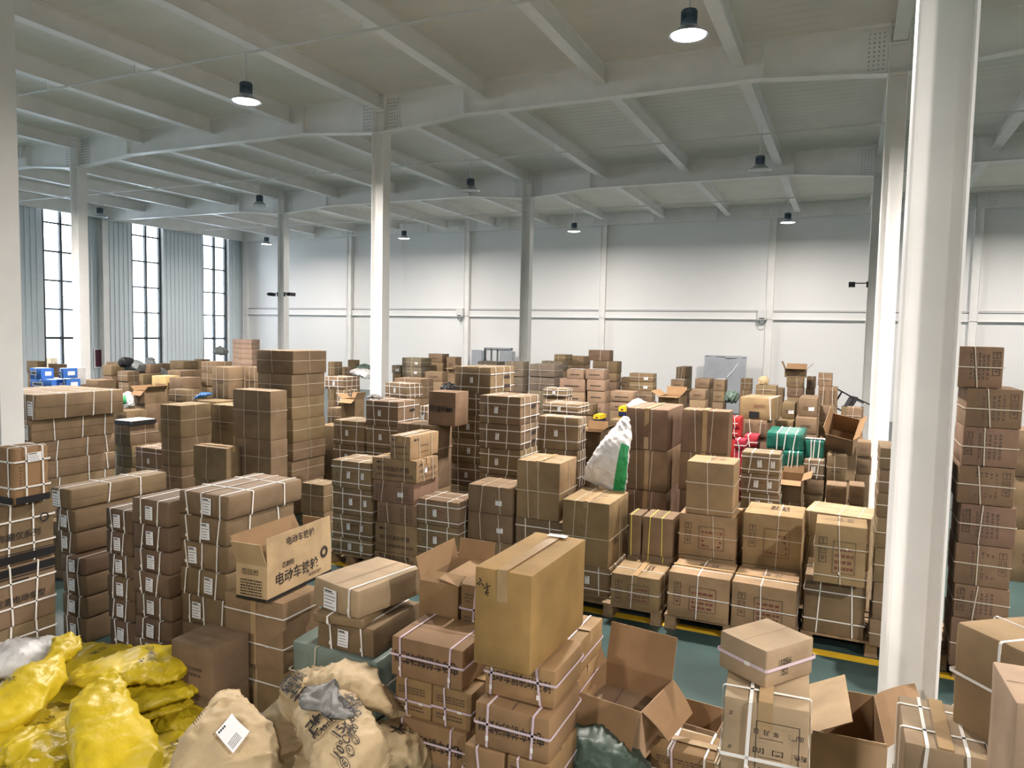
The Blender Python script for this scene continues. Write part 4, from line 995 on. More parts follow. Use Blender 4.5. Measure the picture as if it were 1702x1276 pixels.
S('dk','plain','dark carton beneath strapped carton right of green bales',[
('dark carton, topmost beneath strapped carton right of green bales', -0.298, 9.14, 0.844, 0.204, 0.274, 0.169, 0.0),
('dark carton, second from top beneath strapped carton right of green bales', -0.305, 9.143, 0.422, 0.204, 0.274, 0.418, 0.4),
('', -0.302, 9.154, 0.0, 0.204, 0.274, 0.418, 0.8)])
S('r','str3','',[
('small strapped carton right below the green bales', -0.313, 9.14, 1.017, 0.21, 0.274, 0.21, 0.0)])
S('s','thin','carton with single strap in stack behind slanted-strap carton',[
('carton with single strap, topmost in stack behind slanted-strap carton', -0.074, 9.14, 0.994, 0.198, 0.274, 0.309, 0.0),
('', -0.083, 9.155, 0.497, 0.198, 0.274, 0.493, 0.9),
('', -0.062, 9.154, 0.0, 0.198, 0.274, 0.493, 0.3)])
S('tb','open','deep dark carton below the tilted open carton',[
('deep dark carton, topmost below the tilted open carton', -0.024, 10.547, 0.787, 0.321, 0.288, 0.45, 0.0),
('', -0.023, 10.556, 0.0, 0.321, 0.288, 0.783, -0.7)])
S('s2','plain','low dark carton in front of single-strap carton',[
('low dark carton, topmost in front of single-strap carton', -0.059, 8.34, 0.925, 0.192, 0.274, 0.183, 0.0),
('', -0.069, 8.345, 0.74, 0.192, 0.274, 0.181, -0.8),
('', -0.049, 8.353, 0.555, 0.192, 0.274, 0.181, -0.4),
('', -0.059, 8.356, 0.37, 0.192, 0.274, 0.181, -0.7),
('', -0.054, 8.356, 0.185, 0.192, 0.274, 0.181, -0.9),
('', -0.051, 8.359, -0.0, 0.192, 0.274, 0.181, -1.1)])
S('s3','plain','low plain carton beside narrow pillar base on right',[
('low plain carton, topmost beside narrow pillar base on right', 0.13, 8.24, 0.952, 0.142, 0.274, 0.191, 0.0),
('', 0.126, 8.241, 0.762, 0.142, 0.274, 0.186, 0.6),
('', 0.141, 8.246, 0.571, 0.142, 0.274, 0.186, 0.7),
('', 0.141, 8.255, 0.381, 0.142, 0.274, 0.186, -0.0),
('', 0.121, 8.256, 0.19, 0.142, 0.274, 0.186, -0.3),
('', 0.118, 8.243, -0.0, 0.142, 0.274, 0.186, 0.2)])
S('z5','plain','narrow carton against the far right pillars',[
('narrow carton, topmost against the far right pillars', 0.207, 9.74, 1.23, 0.155, 0.274, 0.175, 0.0),
('narrow carton, second from top against the far right pillars', 0.214, 9.75, 1.015, 0.155, 0.274, 0.211, 1.2),
('narrow carton, third from top against the far right pillars', 0.209, 9.741, 0.508, 0.155, 0.274, 0.504, 0.0),
('', 0.206, 9.755, 0.0, 0.155, 0.274, 0.504, -0.5)])
S('GR1','green','',[
('long green wrapped bale uppermost of the green bales', -0.641, 9.467, 1.309, 0.411, 0.729, 0.193, 0.0)])
S('GR2','green','green wrapped bale under the long green bale',[
('green wrapped bale, topmost under the long green bale', -0.539, 9.367, 1.079, 0.221, 0.727, 0.226, 0.0),
('green wrapped bale, second from top under the long green bale', -0.546, 9.382, 0.539, 0.221, 0.727, 0.535, 0.2),
('green wrapped bale, third from top under the long green bale', -0.531, 9.379, 0.0, 0.221, 0.727, 0.535, 0.5)])
S('GR3','green','green wrapped bale with paper right of the long green bale',[
('green wrapped bale with paper, topmost right of the long green bale', -0.321, 9.34, 1.215, 0.208, 0.274, 0.214, 0.0),
('green wrapped bale with paper, second from top right of the long green bale', -0.33, 9.35, 0.608, 0.208, 0.274, 0.604, -0.4),
('green wrapped bale with paper, third from top right of the long green bale', -0.316, 9.343, 0.0, 0.208, 0.274, 0.604, 1.1)])
S('re1','red','bright red carton beside right twin stack',[
('bright red carton, topmost beside right twin stack', -1.272, 9.65, 1.476, 0.133, 0.294, 0.132, 0.0),
('bright red carton, second from top beside right twin stack', -1.272, 9.656, 1.362, 0.133, 0.294, 0.11, 0.9),
('bright red carton, third from top beside right twin stack', -1.266, 9.668, 0.681, 0.133, 0.294, 0.677, 0.9),
('', -1.269, 9.652, 0.0, 0.133, 0.294, 0.677, 0.5)])
S('re2','redw','small red strapped carton left of two in front of slotted carton',[
('small red strapped carton, topmost left of two in front of slotted carton', -1.148, 9.219, 1.273, 0.119, 0.231, 0.112, 0.0),
('small red strapped carton, second from top left of two in front of slotted carton', -1.148, 9.225, 0.637, 0.119, 0.231, 0.633, 0.5),
('', -1.136, 9.224, 0.0, 0.119, 0.231, 0.633, 0.4)])
S('re3','redw','small red strapped carton right of two in front of slotted carton',[
('small red strapped carton, topmost right of two in front of slotted carton', -1.06, 9.54, 1.265, 0.164, 0.274, 0.145, 0.0),
('', -1.061, 9.544, 0.632, 0.164, 0.274, 0.628, -0.3),
('', -1.058, 9.541, 0.0, 0.164, 0.274, 0.628, 1.1)])
S('fz','plain','shaded plain carton between tallest tower and strapped stacks behind',[
('shaded plain carton, topmost between tallest tower and strapped stacks behind', -7.048, 8.911, 0.345, 0.353, 0.317, 0.828, 0.0),
('', -7.047, 8.916, 0.0, 0.353, 0.317, 0.341, -0.2)])
S('rz','plain','filler carton added for the dark area behind the tower at right edge',[  # added stack stands in for the dark area beside the tower
('dark carton, topmost far behind the tower at right edge', 1.957, 9.739, 1.164, 0.524, 0.471, 0.507, 0.0),
('dark carton, second from top far behind the tower at right edge', 1.947, 9.753, 0.582, 0.524, 0.471, 0.578, 0.6),
('dark carton, third from top far behind the tower at right edge', 1.952, 9.742, 0.0, 0.524, 0.471, 0.578, 0.5)])
S('bl1','blue','',[
('blue printed carton topping left blue stack by window', -13.65, 8.723, 1.587, 0.326, 0.241, 0.195, 0.0)])
S('bl2','blue','blue printed carton in left blue stack by window',[
('blue printed carton, topmost in left blue stack by window', -13.503, 8.85, 1.38, 0.601, 0.494, 0.203, 0.0),
('', -13.514, 8.865, 0.92, 0.601, 0.494, 0.456, -0.6),
('', -13.503, 8.856, 0.46, 0.601, 0.494, 0.456, -0.4),
('', -13.507, 8.857, 0.0, 0.601, 0.494, 0.456, -1.0)])
S('bl3','blue','',[
('blue printed carton topping right blue stack by window', -13.074, 8.84, 1.615, 0.129, 0.274, 0.183, 0.0)])
S('bl4','blue','blue printed carton in right blue stack by window',[
('blue printed carton, topmost in right blue stack by window', -13.053, 8.89, 1.403, 0.095, 0.274, 0.195, 0.0),
('', -13.055, 8.893, 0.935, 0.095, 0.274, 0.464, -0.7),
('', -13.051, 8.898, 0.468, 0.095, 0.274, 0.464, -0.7),
('', -13.058, 8.894, 0.0, 0.095, 0.274, 0.464, 1.2)])
S('wb','white','white carton between blue stack and second pillar',[
('white carton, topmost between blue stack and second pillar', -14.148, 9.74, 1.394, 0.177, 0.274, 0.345, 0.0),
('', -14.154, 9.747, 0.929, 0.177, 0.274, 0.461, -0.6),
('', -14.152, 9.755, 0.465, 0.177, 0.274, 0.461, -0.2),
('', -14.146, 9.754, 0.0, 0.177, 0.274, 0.461, -0.7)])
S('y1','plain',"flat tan carton in front of the second pillar's foot",[
("flat tan carton, topmost in front of the second pillar's foot", -14.126, 10.209, 1.281, 0.475, 0.412, 0.193, 0.0),
('', -14.131, 10.214, 0.641, 0.475, 0.412, 0.637, -0.6),
('', -14.135, 10.225, 0.0, 0.475, 0.412, 0.637, -1.2)])
S('y2','plain','brown carton in stack just right of second pillar',[
('brown carton, topmost in stack just right of second pillar', -15.638, 11.615, 1.443, 0.303, 0.225, 0.233, 0.0),
('brown carton, second from top in stack just right of second pillar', -15.647, 11.627, 1.136, 0.303, 0.225, 0.303, 1.0),
('', -15.628, 11.619, 0.568, 0.303, 0.225, 0.564, 1.2),
('', -15.642, 11.619, 0.0, 0.303, 0.225, 0.564, -0.9)])
S('y3','thin','brown carton in stack left of black bags',[
('brown carton, topmost in stack left of black bags', -14.718, 11.35, 1.362, 0.327, 0.294, 0.224, 0.0),
('brown carton, second from top in stack left of black bags', -14.712, 11.368, 1.121, 0.327, 0.294, 0.238, -0.1),
('', -14.719, 11.369, 0.56, 0.327, 0.294, 0.556, 0.2),
('', -14.713, 11.351, 0.0, 0.327, 0.294, 0.556, 0.9)])
S('y4','plain','pinkish carton under the dark red wall panel',[
('', -17.479, 13.14, 1.398, 0.456, 0.273, 0.246, 0.0),
('', -17.474, 13.15, 0.932, 0.456, 0.273, 0.462, -0.3),
('', -17.47, 13.148, 0.466, 0.456, 0.273, 0.462, 0.5),
('', -17.482, 13.14, 0.0, 0.456, 0.273, 0.462, 0.6)])
S('y5','plain','brown carton beneath the black bags',[
('brown carton, topmost beneath the black bags', -15.222, 12.147, 1.213, 0.321, 0.288, 0.251, 0.0),
('', -15.225, 12.152, 0.607, 0.321, 0.288, 0.603, -0.6),
('', -15.212, 12.154, 0.0, 0.321, 0.288, 0.603, 0.4)])
S('y6','ylw','yellowish carton left of two pale cartons before window',[
('yellowish carton, topmost left of two pale cartons before window', -12.731, 10.679, 1.357, 0.392, 0.352, 0.24, 0.0),
('', -12.724, 10.689, 0.678, 0.392, 0.352, 0.674, 1.2),
('', -12.729, 10.681, 0.0, 0.392, 0.352, 0.674, 0.0)])
S('y7','plain','pale tan carton right of the yellowish carton',[
('pale tan carton, topmost right of the yellowish carton', -12.245, 10.731, 1.356, 0.364, 0.457, 0.225, 0.0),
('', -12.254, 10.749, 0.678, 0.364, 0.457, 0.674, 0.3),
('', -12.242, 10.743, 0.0, 0.364, 0.457, 0.674, -1.0)])
S('y8','plain','low brown carton behind the pale tan carton',[
('low brown carton, topmost behind the pale tan carton', -13.581, 11.864, 1.489, 0.404, 0.521, 0.142, 0.0),
('', -13.576, 11.88, 0.993, 0.404, 0.521, 0.492, -1.1),
('', -13.573, 11.88, 0.496, 0.404, 0.521, 0.492, 0.2),
('', -13.574, 11.88, 0.0, 0.404, 0.521, 0.492, 0.6)])
S('y9','open','carton with torn flap right behind the pink-topped box',[
('carton with torn flap, topmost right behind the pink-topped box', -12.168, 9.834, 1.139, 0.289, 0.461, 0.235, 0.0),
('carton with torn flap, second from top right behind the pink-topped box', -12.164, 9.849, 0.57, 0.289, 0.461, 0.566, -0.4),
('', -12.162, 9.853, 0.0, 0.289, 0.461, 0.566, -0.8)])
S('ya','thin','brown carton left of the blue bag',[
('brown carton, topmost left of the blue bag', -11.386, 9.938, 1.209, 0.465, 0.271, 0.22, 0.0),
('', -11.389, 9.943, 0.604, 0.465, 0.271, 0.6, 1.0),
('', -11.396, 9.953, 0.0, 0.465, 0.271, 0.6, -0.4)])
S('yb','thin','tan carton in stack behind the left twin tower',[
('tan carton, topmost in stack behind the left twin tower', -11.88, 11.208, 1.677, 0.429, 0.409, 0.228, 0.0),
('tan carton, second from top in stack behind the left twin tower', -11.875, 11.21, 1.408, 0.429, 0.409, 0.266, -0.5),
('tan carton, third from top in stack behind the left twin tower', -11.884, 11.227, 0.938, 0.429, 0.409, 0.465, -1.1),
('', -11.89, 11.223, 0.469, 0.429, 0.409, 0.465, -0.3),
('', -11.889, 11.211, -0.0, 0.429, 0.409, 0.465, -1.1)])
S('yc','tall3','tall tan carton left of two behind left twin tower',[
('tall tan carton, topmost left of two behind left twin tower', -9.884, 9.586, 1.376, 0.387, 0.367, 0.547, 0.0),
('', -9.889, 9.594, 0.918, 0.387, 0.367, 0.455, -0.0),
('', -9.879, 9.591, 0.459, 0.387, 0.367, 0.455, 1.0),
('', -9.886, 9.594, 0.0, 0.387, 0.367, 0.455, -0.7)])
S('yd','tall3','tall tan carton right of two behind left twin tower',[
('tall tan carton, topmost right of two behind left twin tower', -9.456, 9.843, 1.377, 0.312, 0.28, 0.551, 0.0),
('', -9.449, 9.848, 0.918, 0.312, 0.28, 0.455, 0.6),
('', -9.46, 9.852, 0.459, 0.312, 0.28, 0.455, 0.5),
('', -9.467, 9.86, 0.0, 0.312, 0.28, 0.455, 0.3)])
S('ye','plain','long low carton in front of the blue bag',[
('long low carton, topmost in front of the blue bag', -9.341, 8.796, 1.109, 0.428, 0.385, 0.314, 0.0),
('', -9.352, 8.8, 0.554, 0.428, 0.385, 0.55, 0.6),
('', -9.342, 8.797, 0.0, 0.428, 0.385, 0.55, -1.2)])
S('yf','plain','pale low carton behind the pink-topped box',[
('pale low carton, topmost behind the pink-topped box', -11.882, 9.217, 0.888, 0.279, 0.428, 0.181, 0.0),
('', -11.882, 9.227, 0.444, 0.279, 0.428, 0.44, 0.4),
('', -11.876, 9.228, 0.0, 0.279, 0.428, 0.44, 0.4)])
S('yg','plain','brown carton below the first window',[
('brown carton, topmost below the first window', -25.146, 16.629, 0.871, 0.642, 0.252, 0.351, 0.0),
('', -25.145, 16.634, 0.435, 0.642, 0.252, 0.431, -0.2),
('', -25.135, 16.64, 0.0, 0.642, 0.252, 0.431, -1.1)])
S('yh','plain','brown carton behind left blue stack',[
('brown carton, topmost behind left blue stack', -22.37, 14.127, 1.125, 0.509, 0.248, 0.357, 0.0),
('', -22.36, 14.141, 0.562, 0.509, 0.248, 0.558, -0.7),
('', -22.36, 14.142, 0.0, 0.509, 0.248, 0.558, -0.9)])
S('yi','plain','tan carton on sill line of the first window',[
('', -29.434, 19.148, 0.972, 0.523, 0.29, 0.262, 0.0),
('', -29.432, 19.149, 0.486, 0.523, 0.29, 0.482, -0.3),
('', -29.424, 19.156, 0.0, 0.523, 0.29, 0.482, 1.1)])
S('yj','plain','green-grey carton below ribbed wall between windows',[
('green-grey carton, topmost below ribbed wall between windows', -16.287, 14.247, 1.489, 0.509, 0.488, 0.204, 0.0),
('', -16.297, 14.263, 0.992, 0.509, 0.488, 0.492, 0.6),
('', -16.289, 14.262, 0.496, 0.509, 0.488, 0.492, -0.5),
('', -16.282, 14.249, 0.0, 0.509, 0.488, 0.492, -0.6)])
S('yk','plain','tan carton below the third window',[
('', -17.731, 16.17, 1.377, 0.315, 0.334, 0.266, 0.0),
('', -17.738, 16.18, 0.918, 0.315, 0.334, 0.455, 1.0),
('', -17.726, 16.179, 0.459, 0.315, 0.334, 0.455, 1.1),
('', -17.74, 16.186, -0.0, 0.315, 0.334, 0.455, 0.9)])
S('yl','plain','tan carton below the second window',[
('', -20.632, 17.176, 1.154, 0.414, 0.346, 0.233, 0.0),
('', -20.625, 17.192, 0.577, 0.414, 0.346, 0.573, 0.8),
('', -20.629, 17.194, 0.0, 0.414, 0.346, 0.573, -0.0)])
S('cr1','pinkc','flat pinkish crate in crate stack under wall corner',[
('flat pinkish crate, topmost in crate stack under wall corner', -15.474, 15.66, 2.159, 0.709, 0.315, 0.13, 0.0),
('flat pinkish crate, second from top in crate stack under wall corner', -15.477, 15.667, 2.025, 0.709, 0.315, 0.13, -0.7),
('flat pinkish crate, third from top in crate stack under wall corner', -15.486, 15.672, 1.891, 0.709, 0.315, 0.13, 1.1),
('flat pinkish crate, fourth from top in crate stack under wall corner', -15.467, 15.664, 1.741, 0.709, 0.315, 0.147, -0.4),
('flat pinkish crate, fifth from top in crate stack under wall corner', -15.473, 15.664, 1.59, 0.709, 0.315, 0.147, 1.1),
('flat pinkish crate, sixth from top in crate stack under wall corner', -15.468, 15.671, 1.06, 0.709, 0.315, 0.526, 0.6),
('flat pinkish crate, seventh from top in crate stack under wall corner', -15.462, 15.669, 0.53, 0.709, 0.315, 0.526, -1.0),
('flat pinkish crate, eighth from top in crate stack under wall corner', -15.465, 15.68, 0.0, 0.709, 0.315, 0.526, -0.5)])
S('ym','plain','grey-brown carton behind yellowish carton near second window',[
('grey-brown carton, topmost behind yellowish carton near second window', -15.661, 12.654, 1.462, 0.458, 0.303, 0.201, 0.0),
('', -15.652, 12.665, 0.974, 0.458, 0.303, 0.483, 0.4),
('', -15.655, 12.664, 0.487, 0.458, 0.303, 0.483, 1.0),
('', -15.652, 12.672, -0.0, 0.458, 0.303, 0.483, 0.3)])
S('za','str4','',[
('lettered carton, grid straps right of the tallest left-centre tower', -7.833, 10.115, 1.607, 0.382, 0.423, 0.207, 0.0)])
S('zb','str4','grid-strapped carton under lettered carton by tallest tower',[
('grid-strapped carton, topmost under lettered carton by tallest tower', -7.675, 10.057, 1.35, 0.242, 0.307, 0.253, 0.0),
('', -7.681, 10.065, 0.675, 0.242, 0.307, 0.671, -0.0),
('', -7.67, 10.061, 0.0, 0.242, 0.307, 0.671, 1.0)])
S('zc','thin','brown carton left of third pillar, far',[
('brown carton, topmost left of third pillar, far', -11.308, 14.64, 1.441, 0.303, 0.274, 0.26, 0.0),
('', -11.301, 14.645, 0.961, 0.303, 0.274, 0.476, 0.6),
('', -11.312, 14.649, 0.48, 0.303, 0.274, 0.476, 0.5),
('', -11.319, 14.657, 0.0, 0.303, 0.274, 0.476, 0.3)])
S('zd','thin',"brown carton right behind the tallest tower's top",[
("brown carton, topmost right behind the tallest tower's top", -10.368, 13.14, 1.602, 0.175, 0.274, 0.301, 0.0),
("brown carton, second from top right behind the tallest tower's top", -10.379, 13.144, 1.068, 0.175, 0.274, 0.53, 0.6),
('', -10.37, 13.142, 0.534, 0.175, 0.274, 0.53, -1.2),
('', -10.358, 13.141, 0.0, 0.175, 0.274, 0.53, -0.0)])
S('ze','plain','small tan carton at far wall left of third pillar',[
('small tan carton, topmost at far wall left of third pillar', -13.603, 18.119, 1.468, 0.26, 0.232, 0.249, 0.0),
('', -13.603, 18.129, 0.978, 0.26, 0.232, 0.485, 0.4),
('', -13.597, 18.13, 0.489, 0.26, 0.232, 0.485, 0.4),
('', -13.597, 18.131, 0.0, 0.26, 0.232, 0.485, 1.1)])
S('zg','thin','pale narrow carton against right side of tallest tower',[
('pale narrow carton, topmost against right side of tallest tower', -7.39, 9.44, 1.089, 0.195, 0.274, 0.282, 0.0),
('', -7.38, 9.454, 0.545, 0.195, 0.274, 0.541, -0.7),
('', -7.381, 9.455, 0.0, 0.195, 0.274, 0.541, -0.9)])
S('zh','str4','',[
('loosely strapped tilted carton right of the third pillar', -6.336, 9.727, 1.578, 0.488, 0.34, 0.218, -14.0)])
S('zh2','str4','strapped carton under the loosely strapped tilted carton',[
('', -6.333, 9.702, 1.318, 0.453, 0.324, 0.256, -10.0),
('', -6.323, 9.709, 0.659, 0.453, 0.324, 0.655, -10.5),
('', -6.326, 9.705, 0.0, 0.453, 0.324, 0.655, -10.0)])
S('zi','thin','large tan carton behind the loosely strapped tilted carton',[
('large tan carton, topmost behind the loosely strapped tilted carton', -6.835, 10.808, 1.476, 0.538, 0.409, 0.323, 0.0),
('', -6.845, 10.824, 0.984, 0.538, 0.409, 0.488, 0.6),
('', -6.837, 10.823, 0.492, 0.538, 0.409, 0.488, -0.5),
('', -6.831, 10.809, 0.0, 0.538, 0.409, 0.488, -0.6)])
S('zj','gry','grey-brown strapped carton in grey stack right of third pillar',[
('grey-brown strapped carton, topmost in grey stack right of third pillar', -8.291, 13.212, 1.872, 0.466, 0.418, 0.183, 0.0),
('grey-brown strapped carton, second from top in grey stack right of third pillar', -8.297, 13.222, 1.672, 0.466, 0.418, 0.196, 1.0),
('', -8.286, 13.221, 1.115, 0.466, 0.418, 0.553, 1.1),
('', -8.299, 13.228, 0.557, 0.466, 0.418, 0.553, 0.9),
('', -8.279, 13.23, 0.0, 0.466, 0.418, 0.553, -0.9)])
S('zk','gry','grey-brown strapped carton in low grey stack touching third pillar',[
('grey-brown strapped carton, topmost in low grey stack touching third pillar', -8.675, 13.14, 1.726, 0.205, 0.274, 0.161, 0.0),
('', -8.668, 13.157, 1.548, 0.205, 0.274, 0.174, 0.8),
('', -8.672, 13.158, 1.032, 0.205, 0.274, 0.512, -0.0),
('', -8.68, 13.15, 0.516, 0.205, 0.274, 0.512, 0.7),
('', -8.665, 13.143, 0.0, 0.205, 0.274, 0.512, 1.2)])
S('zl','plain','tan carton in far stack, left of wall cabinet',[
('tan carton, topmost in far stack, left of wall cabinet', -8.075, 13.755, 1.961, 0.337, 0.303, 0.176, 0.0),
('tan carton, second from top in far stack, left of wall cabinet', -8.065, 13.765, 1.471, 0.337, 0.303, 0.486, 0.4),
('', -8.068, 13.764, 0.981, 0.337, 0.303, 0.486, 1.0),
('', -8.066, 13.772, 0.49, 0.337, 0.303, 0.486, 0.3),
('', -8.068, 13.774, 0.0, 0.337, 0.303, 0.486, -1.2)])
S('zm','plain','tan carton in far stack nearer the wall cabinet',[
('tan carton, topmost in far stack nearer the wall cabinet', -7.689, 13.74, 1.768, 0.213, 0.274, 0.315, 0.0),
('', -7.68, 13.76, 1.179, 0.213, 0.274, 0.585, 0.6),
('', -7.679, 13.745, 0.589, 0.213, 0.274, 0.585, 0.7),
('', -7.687, 13.746, 0.0, 0.213, 0.274, 0.585, -0.1)])
S('zn','plain','dark carton under the pale open lid, centre far',[
('dark carton, topmost under the pale open lid, centre far', -6.921, 11.71, 1.704, 0.365, 0.215, 0.172, 0.0),
('dark carton, second from top under the pale open lid, centre far', -6.912, 11.716, 1.136, 0.365, 0.215, 0.564, -0.5),
('', -6.91, 11.719, 0.568, 0.365, 0.215, 0.564, 0.0),
('', -6.93, 11.716, 0.0, 0.365, 0.215, 0.564, -0.3)])
S('zo','open','dark red-brown carton left behind centre strapped tower',[
('dark red-brown carton, topmost left behind centre strapped tower', -6.774, 12.14, 1.617, 0.149, 0.274, 0.301, 0.0),
('', -6.766, 12.15, 1.078, 0.149, 0.274, 0.535, -0.7),
('', -6.766, 12.145, 0.539, 0.149, 0.274, 0.535, 0.5),
('', -6.769, 12.142, 0.0, 0.149, 0.274, 0.535, 0.4)])
S('zp','str4','carton with label and straps squeezed left of logo carton',[
('carton with label and straps, topmost squeezed left of logo carton', -5.782, 9.54, 1.155, 0.12, 0.274, 0.332, 0.0),
('', -5.772, 9.55, 0.578, 0.12, 0.274, 0.574, -0.0),
('', -5.773, 9.559, 0.0, 0.12, 0.274, 0.574, 1.1)])
S('zq','open',"pale carton left of the third pillar's foot",[
("pale carton, topmost left of the third pillar's foot", -6.783, 9.019, 1.268, 0.248, 0.233, 0.302, 0.0),
('', -6.793, 9.02, 0.634, 0.248, 0.233, 0.63, 0.9),
('', -6.794, 9.021, 0.0, 0.248, 0.233, 0.63, 0.8)])
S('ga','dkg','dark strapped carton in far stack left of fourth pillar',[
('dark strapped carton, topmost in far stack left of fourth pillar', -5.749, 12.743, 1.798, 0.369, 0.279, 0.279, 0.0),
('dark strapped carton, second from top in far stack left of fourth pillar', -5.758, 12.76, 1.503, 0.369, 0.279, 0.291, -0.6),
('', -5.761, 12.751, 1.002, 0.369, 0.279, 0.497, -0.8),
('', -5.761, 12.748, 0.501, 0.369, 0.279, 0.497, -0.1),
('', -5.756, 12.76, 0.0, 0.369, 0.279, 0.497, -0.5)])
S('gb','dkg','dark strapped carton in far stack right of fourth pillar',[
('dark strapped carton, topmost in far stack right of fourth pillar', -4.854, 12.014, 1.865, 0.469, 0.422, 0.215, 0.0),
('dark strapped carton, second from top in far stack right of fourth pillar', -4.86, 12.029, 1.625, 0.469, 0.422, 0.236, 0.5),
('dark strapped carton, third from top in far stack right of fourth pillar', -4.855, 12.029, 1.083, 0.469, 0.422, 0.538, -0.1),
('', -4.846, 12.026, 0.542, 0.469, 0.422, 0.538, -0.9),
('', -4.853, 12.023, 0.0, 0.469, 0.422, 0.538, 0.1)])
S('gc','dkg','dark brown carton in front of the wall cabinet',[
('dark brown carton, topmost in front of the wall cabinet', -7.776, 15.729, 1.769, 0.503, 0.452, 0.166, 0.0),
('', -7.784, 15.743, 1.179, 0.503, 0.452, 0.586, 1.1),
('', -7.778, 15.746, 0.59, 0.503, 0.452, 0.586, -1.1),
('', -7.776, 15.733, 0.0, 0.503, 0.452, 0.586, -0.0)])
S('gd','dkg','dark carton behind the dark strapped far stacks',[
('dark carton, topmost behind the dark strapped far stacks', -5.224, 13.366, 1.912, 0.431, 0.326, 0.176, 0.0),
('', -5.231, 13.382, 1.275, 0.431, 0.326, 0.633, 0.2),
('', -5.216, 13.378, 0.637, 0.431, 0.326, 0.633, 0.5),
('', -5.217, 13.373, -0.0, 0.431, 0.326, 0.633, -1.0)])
S('ge','plain','dark brown carton under the far high top carton',[
('dark brown carton, topmost under the far high top carton', -5.066, 14.227, 2.009, 0.407, 0.447, 0.166, 0.0),
('dark brown carton, second from top under the far high top carton', -5.075, 14.236, 1.507, 0.407, 0.447, 0.498, -0.4),
('', -5.061, 14.23, 1.005, 0.407, 0.447, 0.498, 1.1),
('', -5.076, 14.228, 0.502, 0.407, 0.447, 0.498, 0.4),
('', -5.054, 14.244, 0.0, 0.407, 0.447, 0.498, 0.8)])
S('gf','thin','',[
('pale tan carton on pile right of fourth pillar', -5.141, 13.605, 2.091, 0.233, 0.404, 0.125, 0.0)])
S('gg','brn','',[
('red-brown carton highest on far centre pile', -3.958, 12.324, 2.165, 0.376, 0.242, 0.183, 0.0)])
S('gh','brn','red-brown carton in highest far centre stack',[
('red-brown carton, topmost in highest far centre stack', -3.844, 12.347, 1.963, 0.438, 0.288, 0.198, 0.0),
('red-brown carton, second from top in highest far centre stack', -3.851, 12.35, 1.818, 0.438, 0.288, 0.141, 0.4),
('red-brown carton, third from top in highest far centre stack', -3.848, 12.361, 1.651, 0.438, 0.288, 0.162, 0.8),
('', -3.855, 12.354, 1.464, 0.438, 0.288, 0.183, -0.8),
('', -3.848, 12.366, 0.976, 0.438, 0.288, 0.484, -0.7),
('', -3.847, 12.351, 0.488, 0.438, 0.288, 0.484, -0.8),
('', -3.854, 12.348, 0.0, 0.438, 0.288, 0.484, 0.7)])
S('gi','stw','',[
('small white-topped carton left of two on far centre pile', -4.169, 11.74, 1.87, 0.293, 0.274, 0.157, 0.0)])
S('gj','stw','',[
('small white-topped carton right of two on far centre pile', -3.826, 11.746, 1.876, 0.317, 0.285, 0.165, 0.0)])
S('gk','stw','stencilled dark carton in left column of far centre pile',[
('stencilled dark carton, topmost in left column of far centre pile', -4.219, 11.803, 1.649, 0.445, 0.4, 0.216, 0.0),
('stencilled dark carton, second from top in left column of far centre pile', -4.221, 11.806, 1.447, 0.445, 0.4, 0.198, -1.2),
('', -4.224, 11.804, 0.965, 0.445, 0.4, 0.478, -0.9),
('', -4.218, 11.812, 0.482, 0.445, 0.4, 0.478, 0.8),
('', -4.228, 11.804, -0.0, 0.445, 0.4, 0.478, -0.9)])
S('gl','stw','stencilled dark carton in right column of far centre pile',[
('stencilled dark carton, topmost in right column of far centre pile', -3.805, 11.741, 1.687, 0.307, 0.276, 0.184, 0.0),
('stencilled dark carton, second from top in right column of far centre pile', -3.796, 11.753, 1.488, 0.307, 0.276, 0.195, 0.4),
('stencilled dark carton, third from top in right column of far centre pile', -3.797, 11.748, 0.992, 0.307, 0.276, 0.492, 0.7),
('', -3.801, 11.743, 0.496, 0.307, 0.276, 0.492, 0.5),
('', -3.803, 11.757, 0.0, 0.307, 0.276, 0.492, 0.8)])
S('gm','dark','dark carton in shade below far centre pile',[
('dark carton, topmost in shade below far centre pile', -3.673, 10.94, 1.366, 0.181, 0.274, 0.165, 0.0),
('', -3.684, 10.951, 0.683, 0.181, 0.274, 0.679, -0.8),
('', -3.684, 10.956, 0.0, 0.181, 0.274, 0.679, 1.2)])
S('gn','stw','low wide carton right of far centre pile',[
('low wide carton, topmost right of far centre pile', -3.064, 10.754, 1.627, 0.336, 0.302, 0.148, 0.0),
('low wide carton, second from top right of far centre pile', -3.066, 10.764, 1.484, 0.336, 0.302, 0.14, -0.5),
('', -3.068, 10.764, 0.989, 0.336, 0.302, 0.491, -0.7),
('', -3.068, 10.765, 0.495, 0.336, 0.302, 0.491, -0.1),
('', -3.057, 10.77, 0.0, 0.336, 0.302, 0.491, 0.4)])
S('go','thin','neat stencilled carton in neat stack under the far ledge',[
('neat stencilled carton, topmost in neat stack under the far ledge', -3.195, 12.328, 1.837, 0.41, 0.25, 0.138, 0.0),
('neat stencilled carton, second from top in neat stack under the far ledge', -3.194, 12.337, 1.684, 0.41, 0.25, 0.148, -0.7),
('neat stencilled carton, third from top in neat stack under the far ledge', -3.206, 12.332, 1.501, 0.41, 0.25, 0.179, 1.0),
('', -3.185, 12.341, 1.001, 0.41, 0.25, 0.496, -0.5),
('', -3.194, 12.344, 0.5, 0.41, 0.25, 0.496, 0.7),
('', -3.206, 12.348, -0.0, 0.41, 0.25, 0.496, 0.7)])
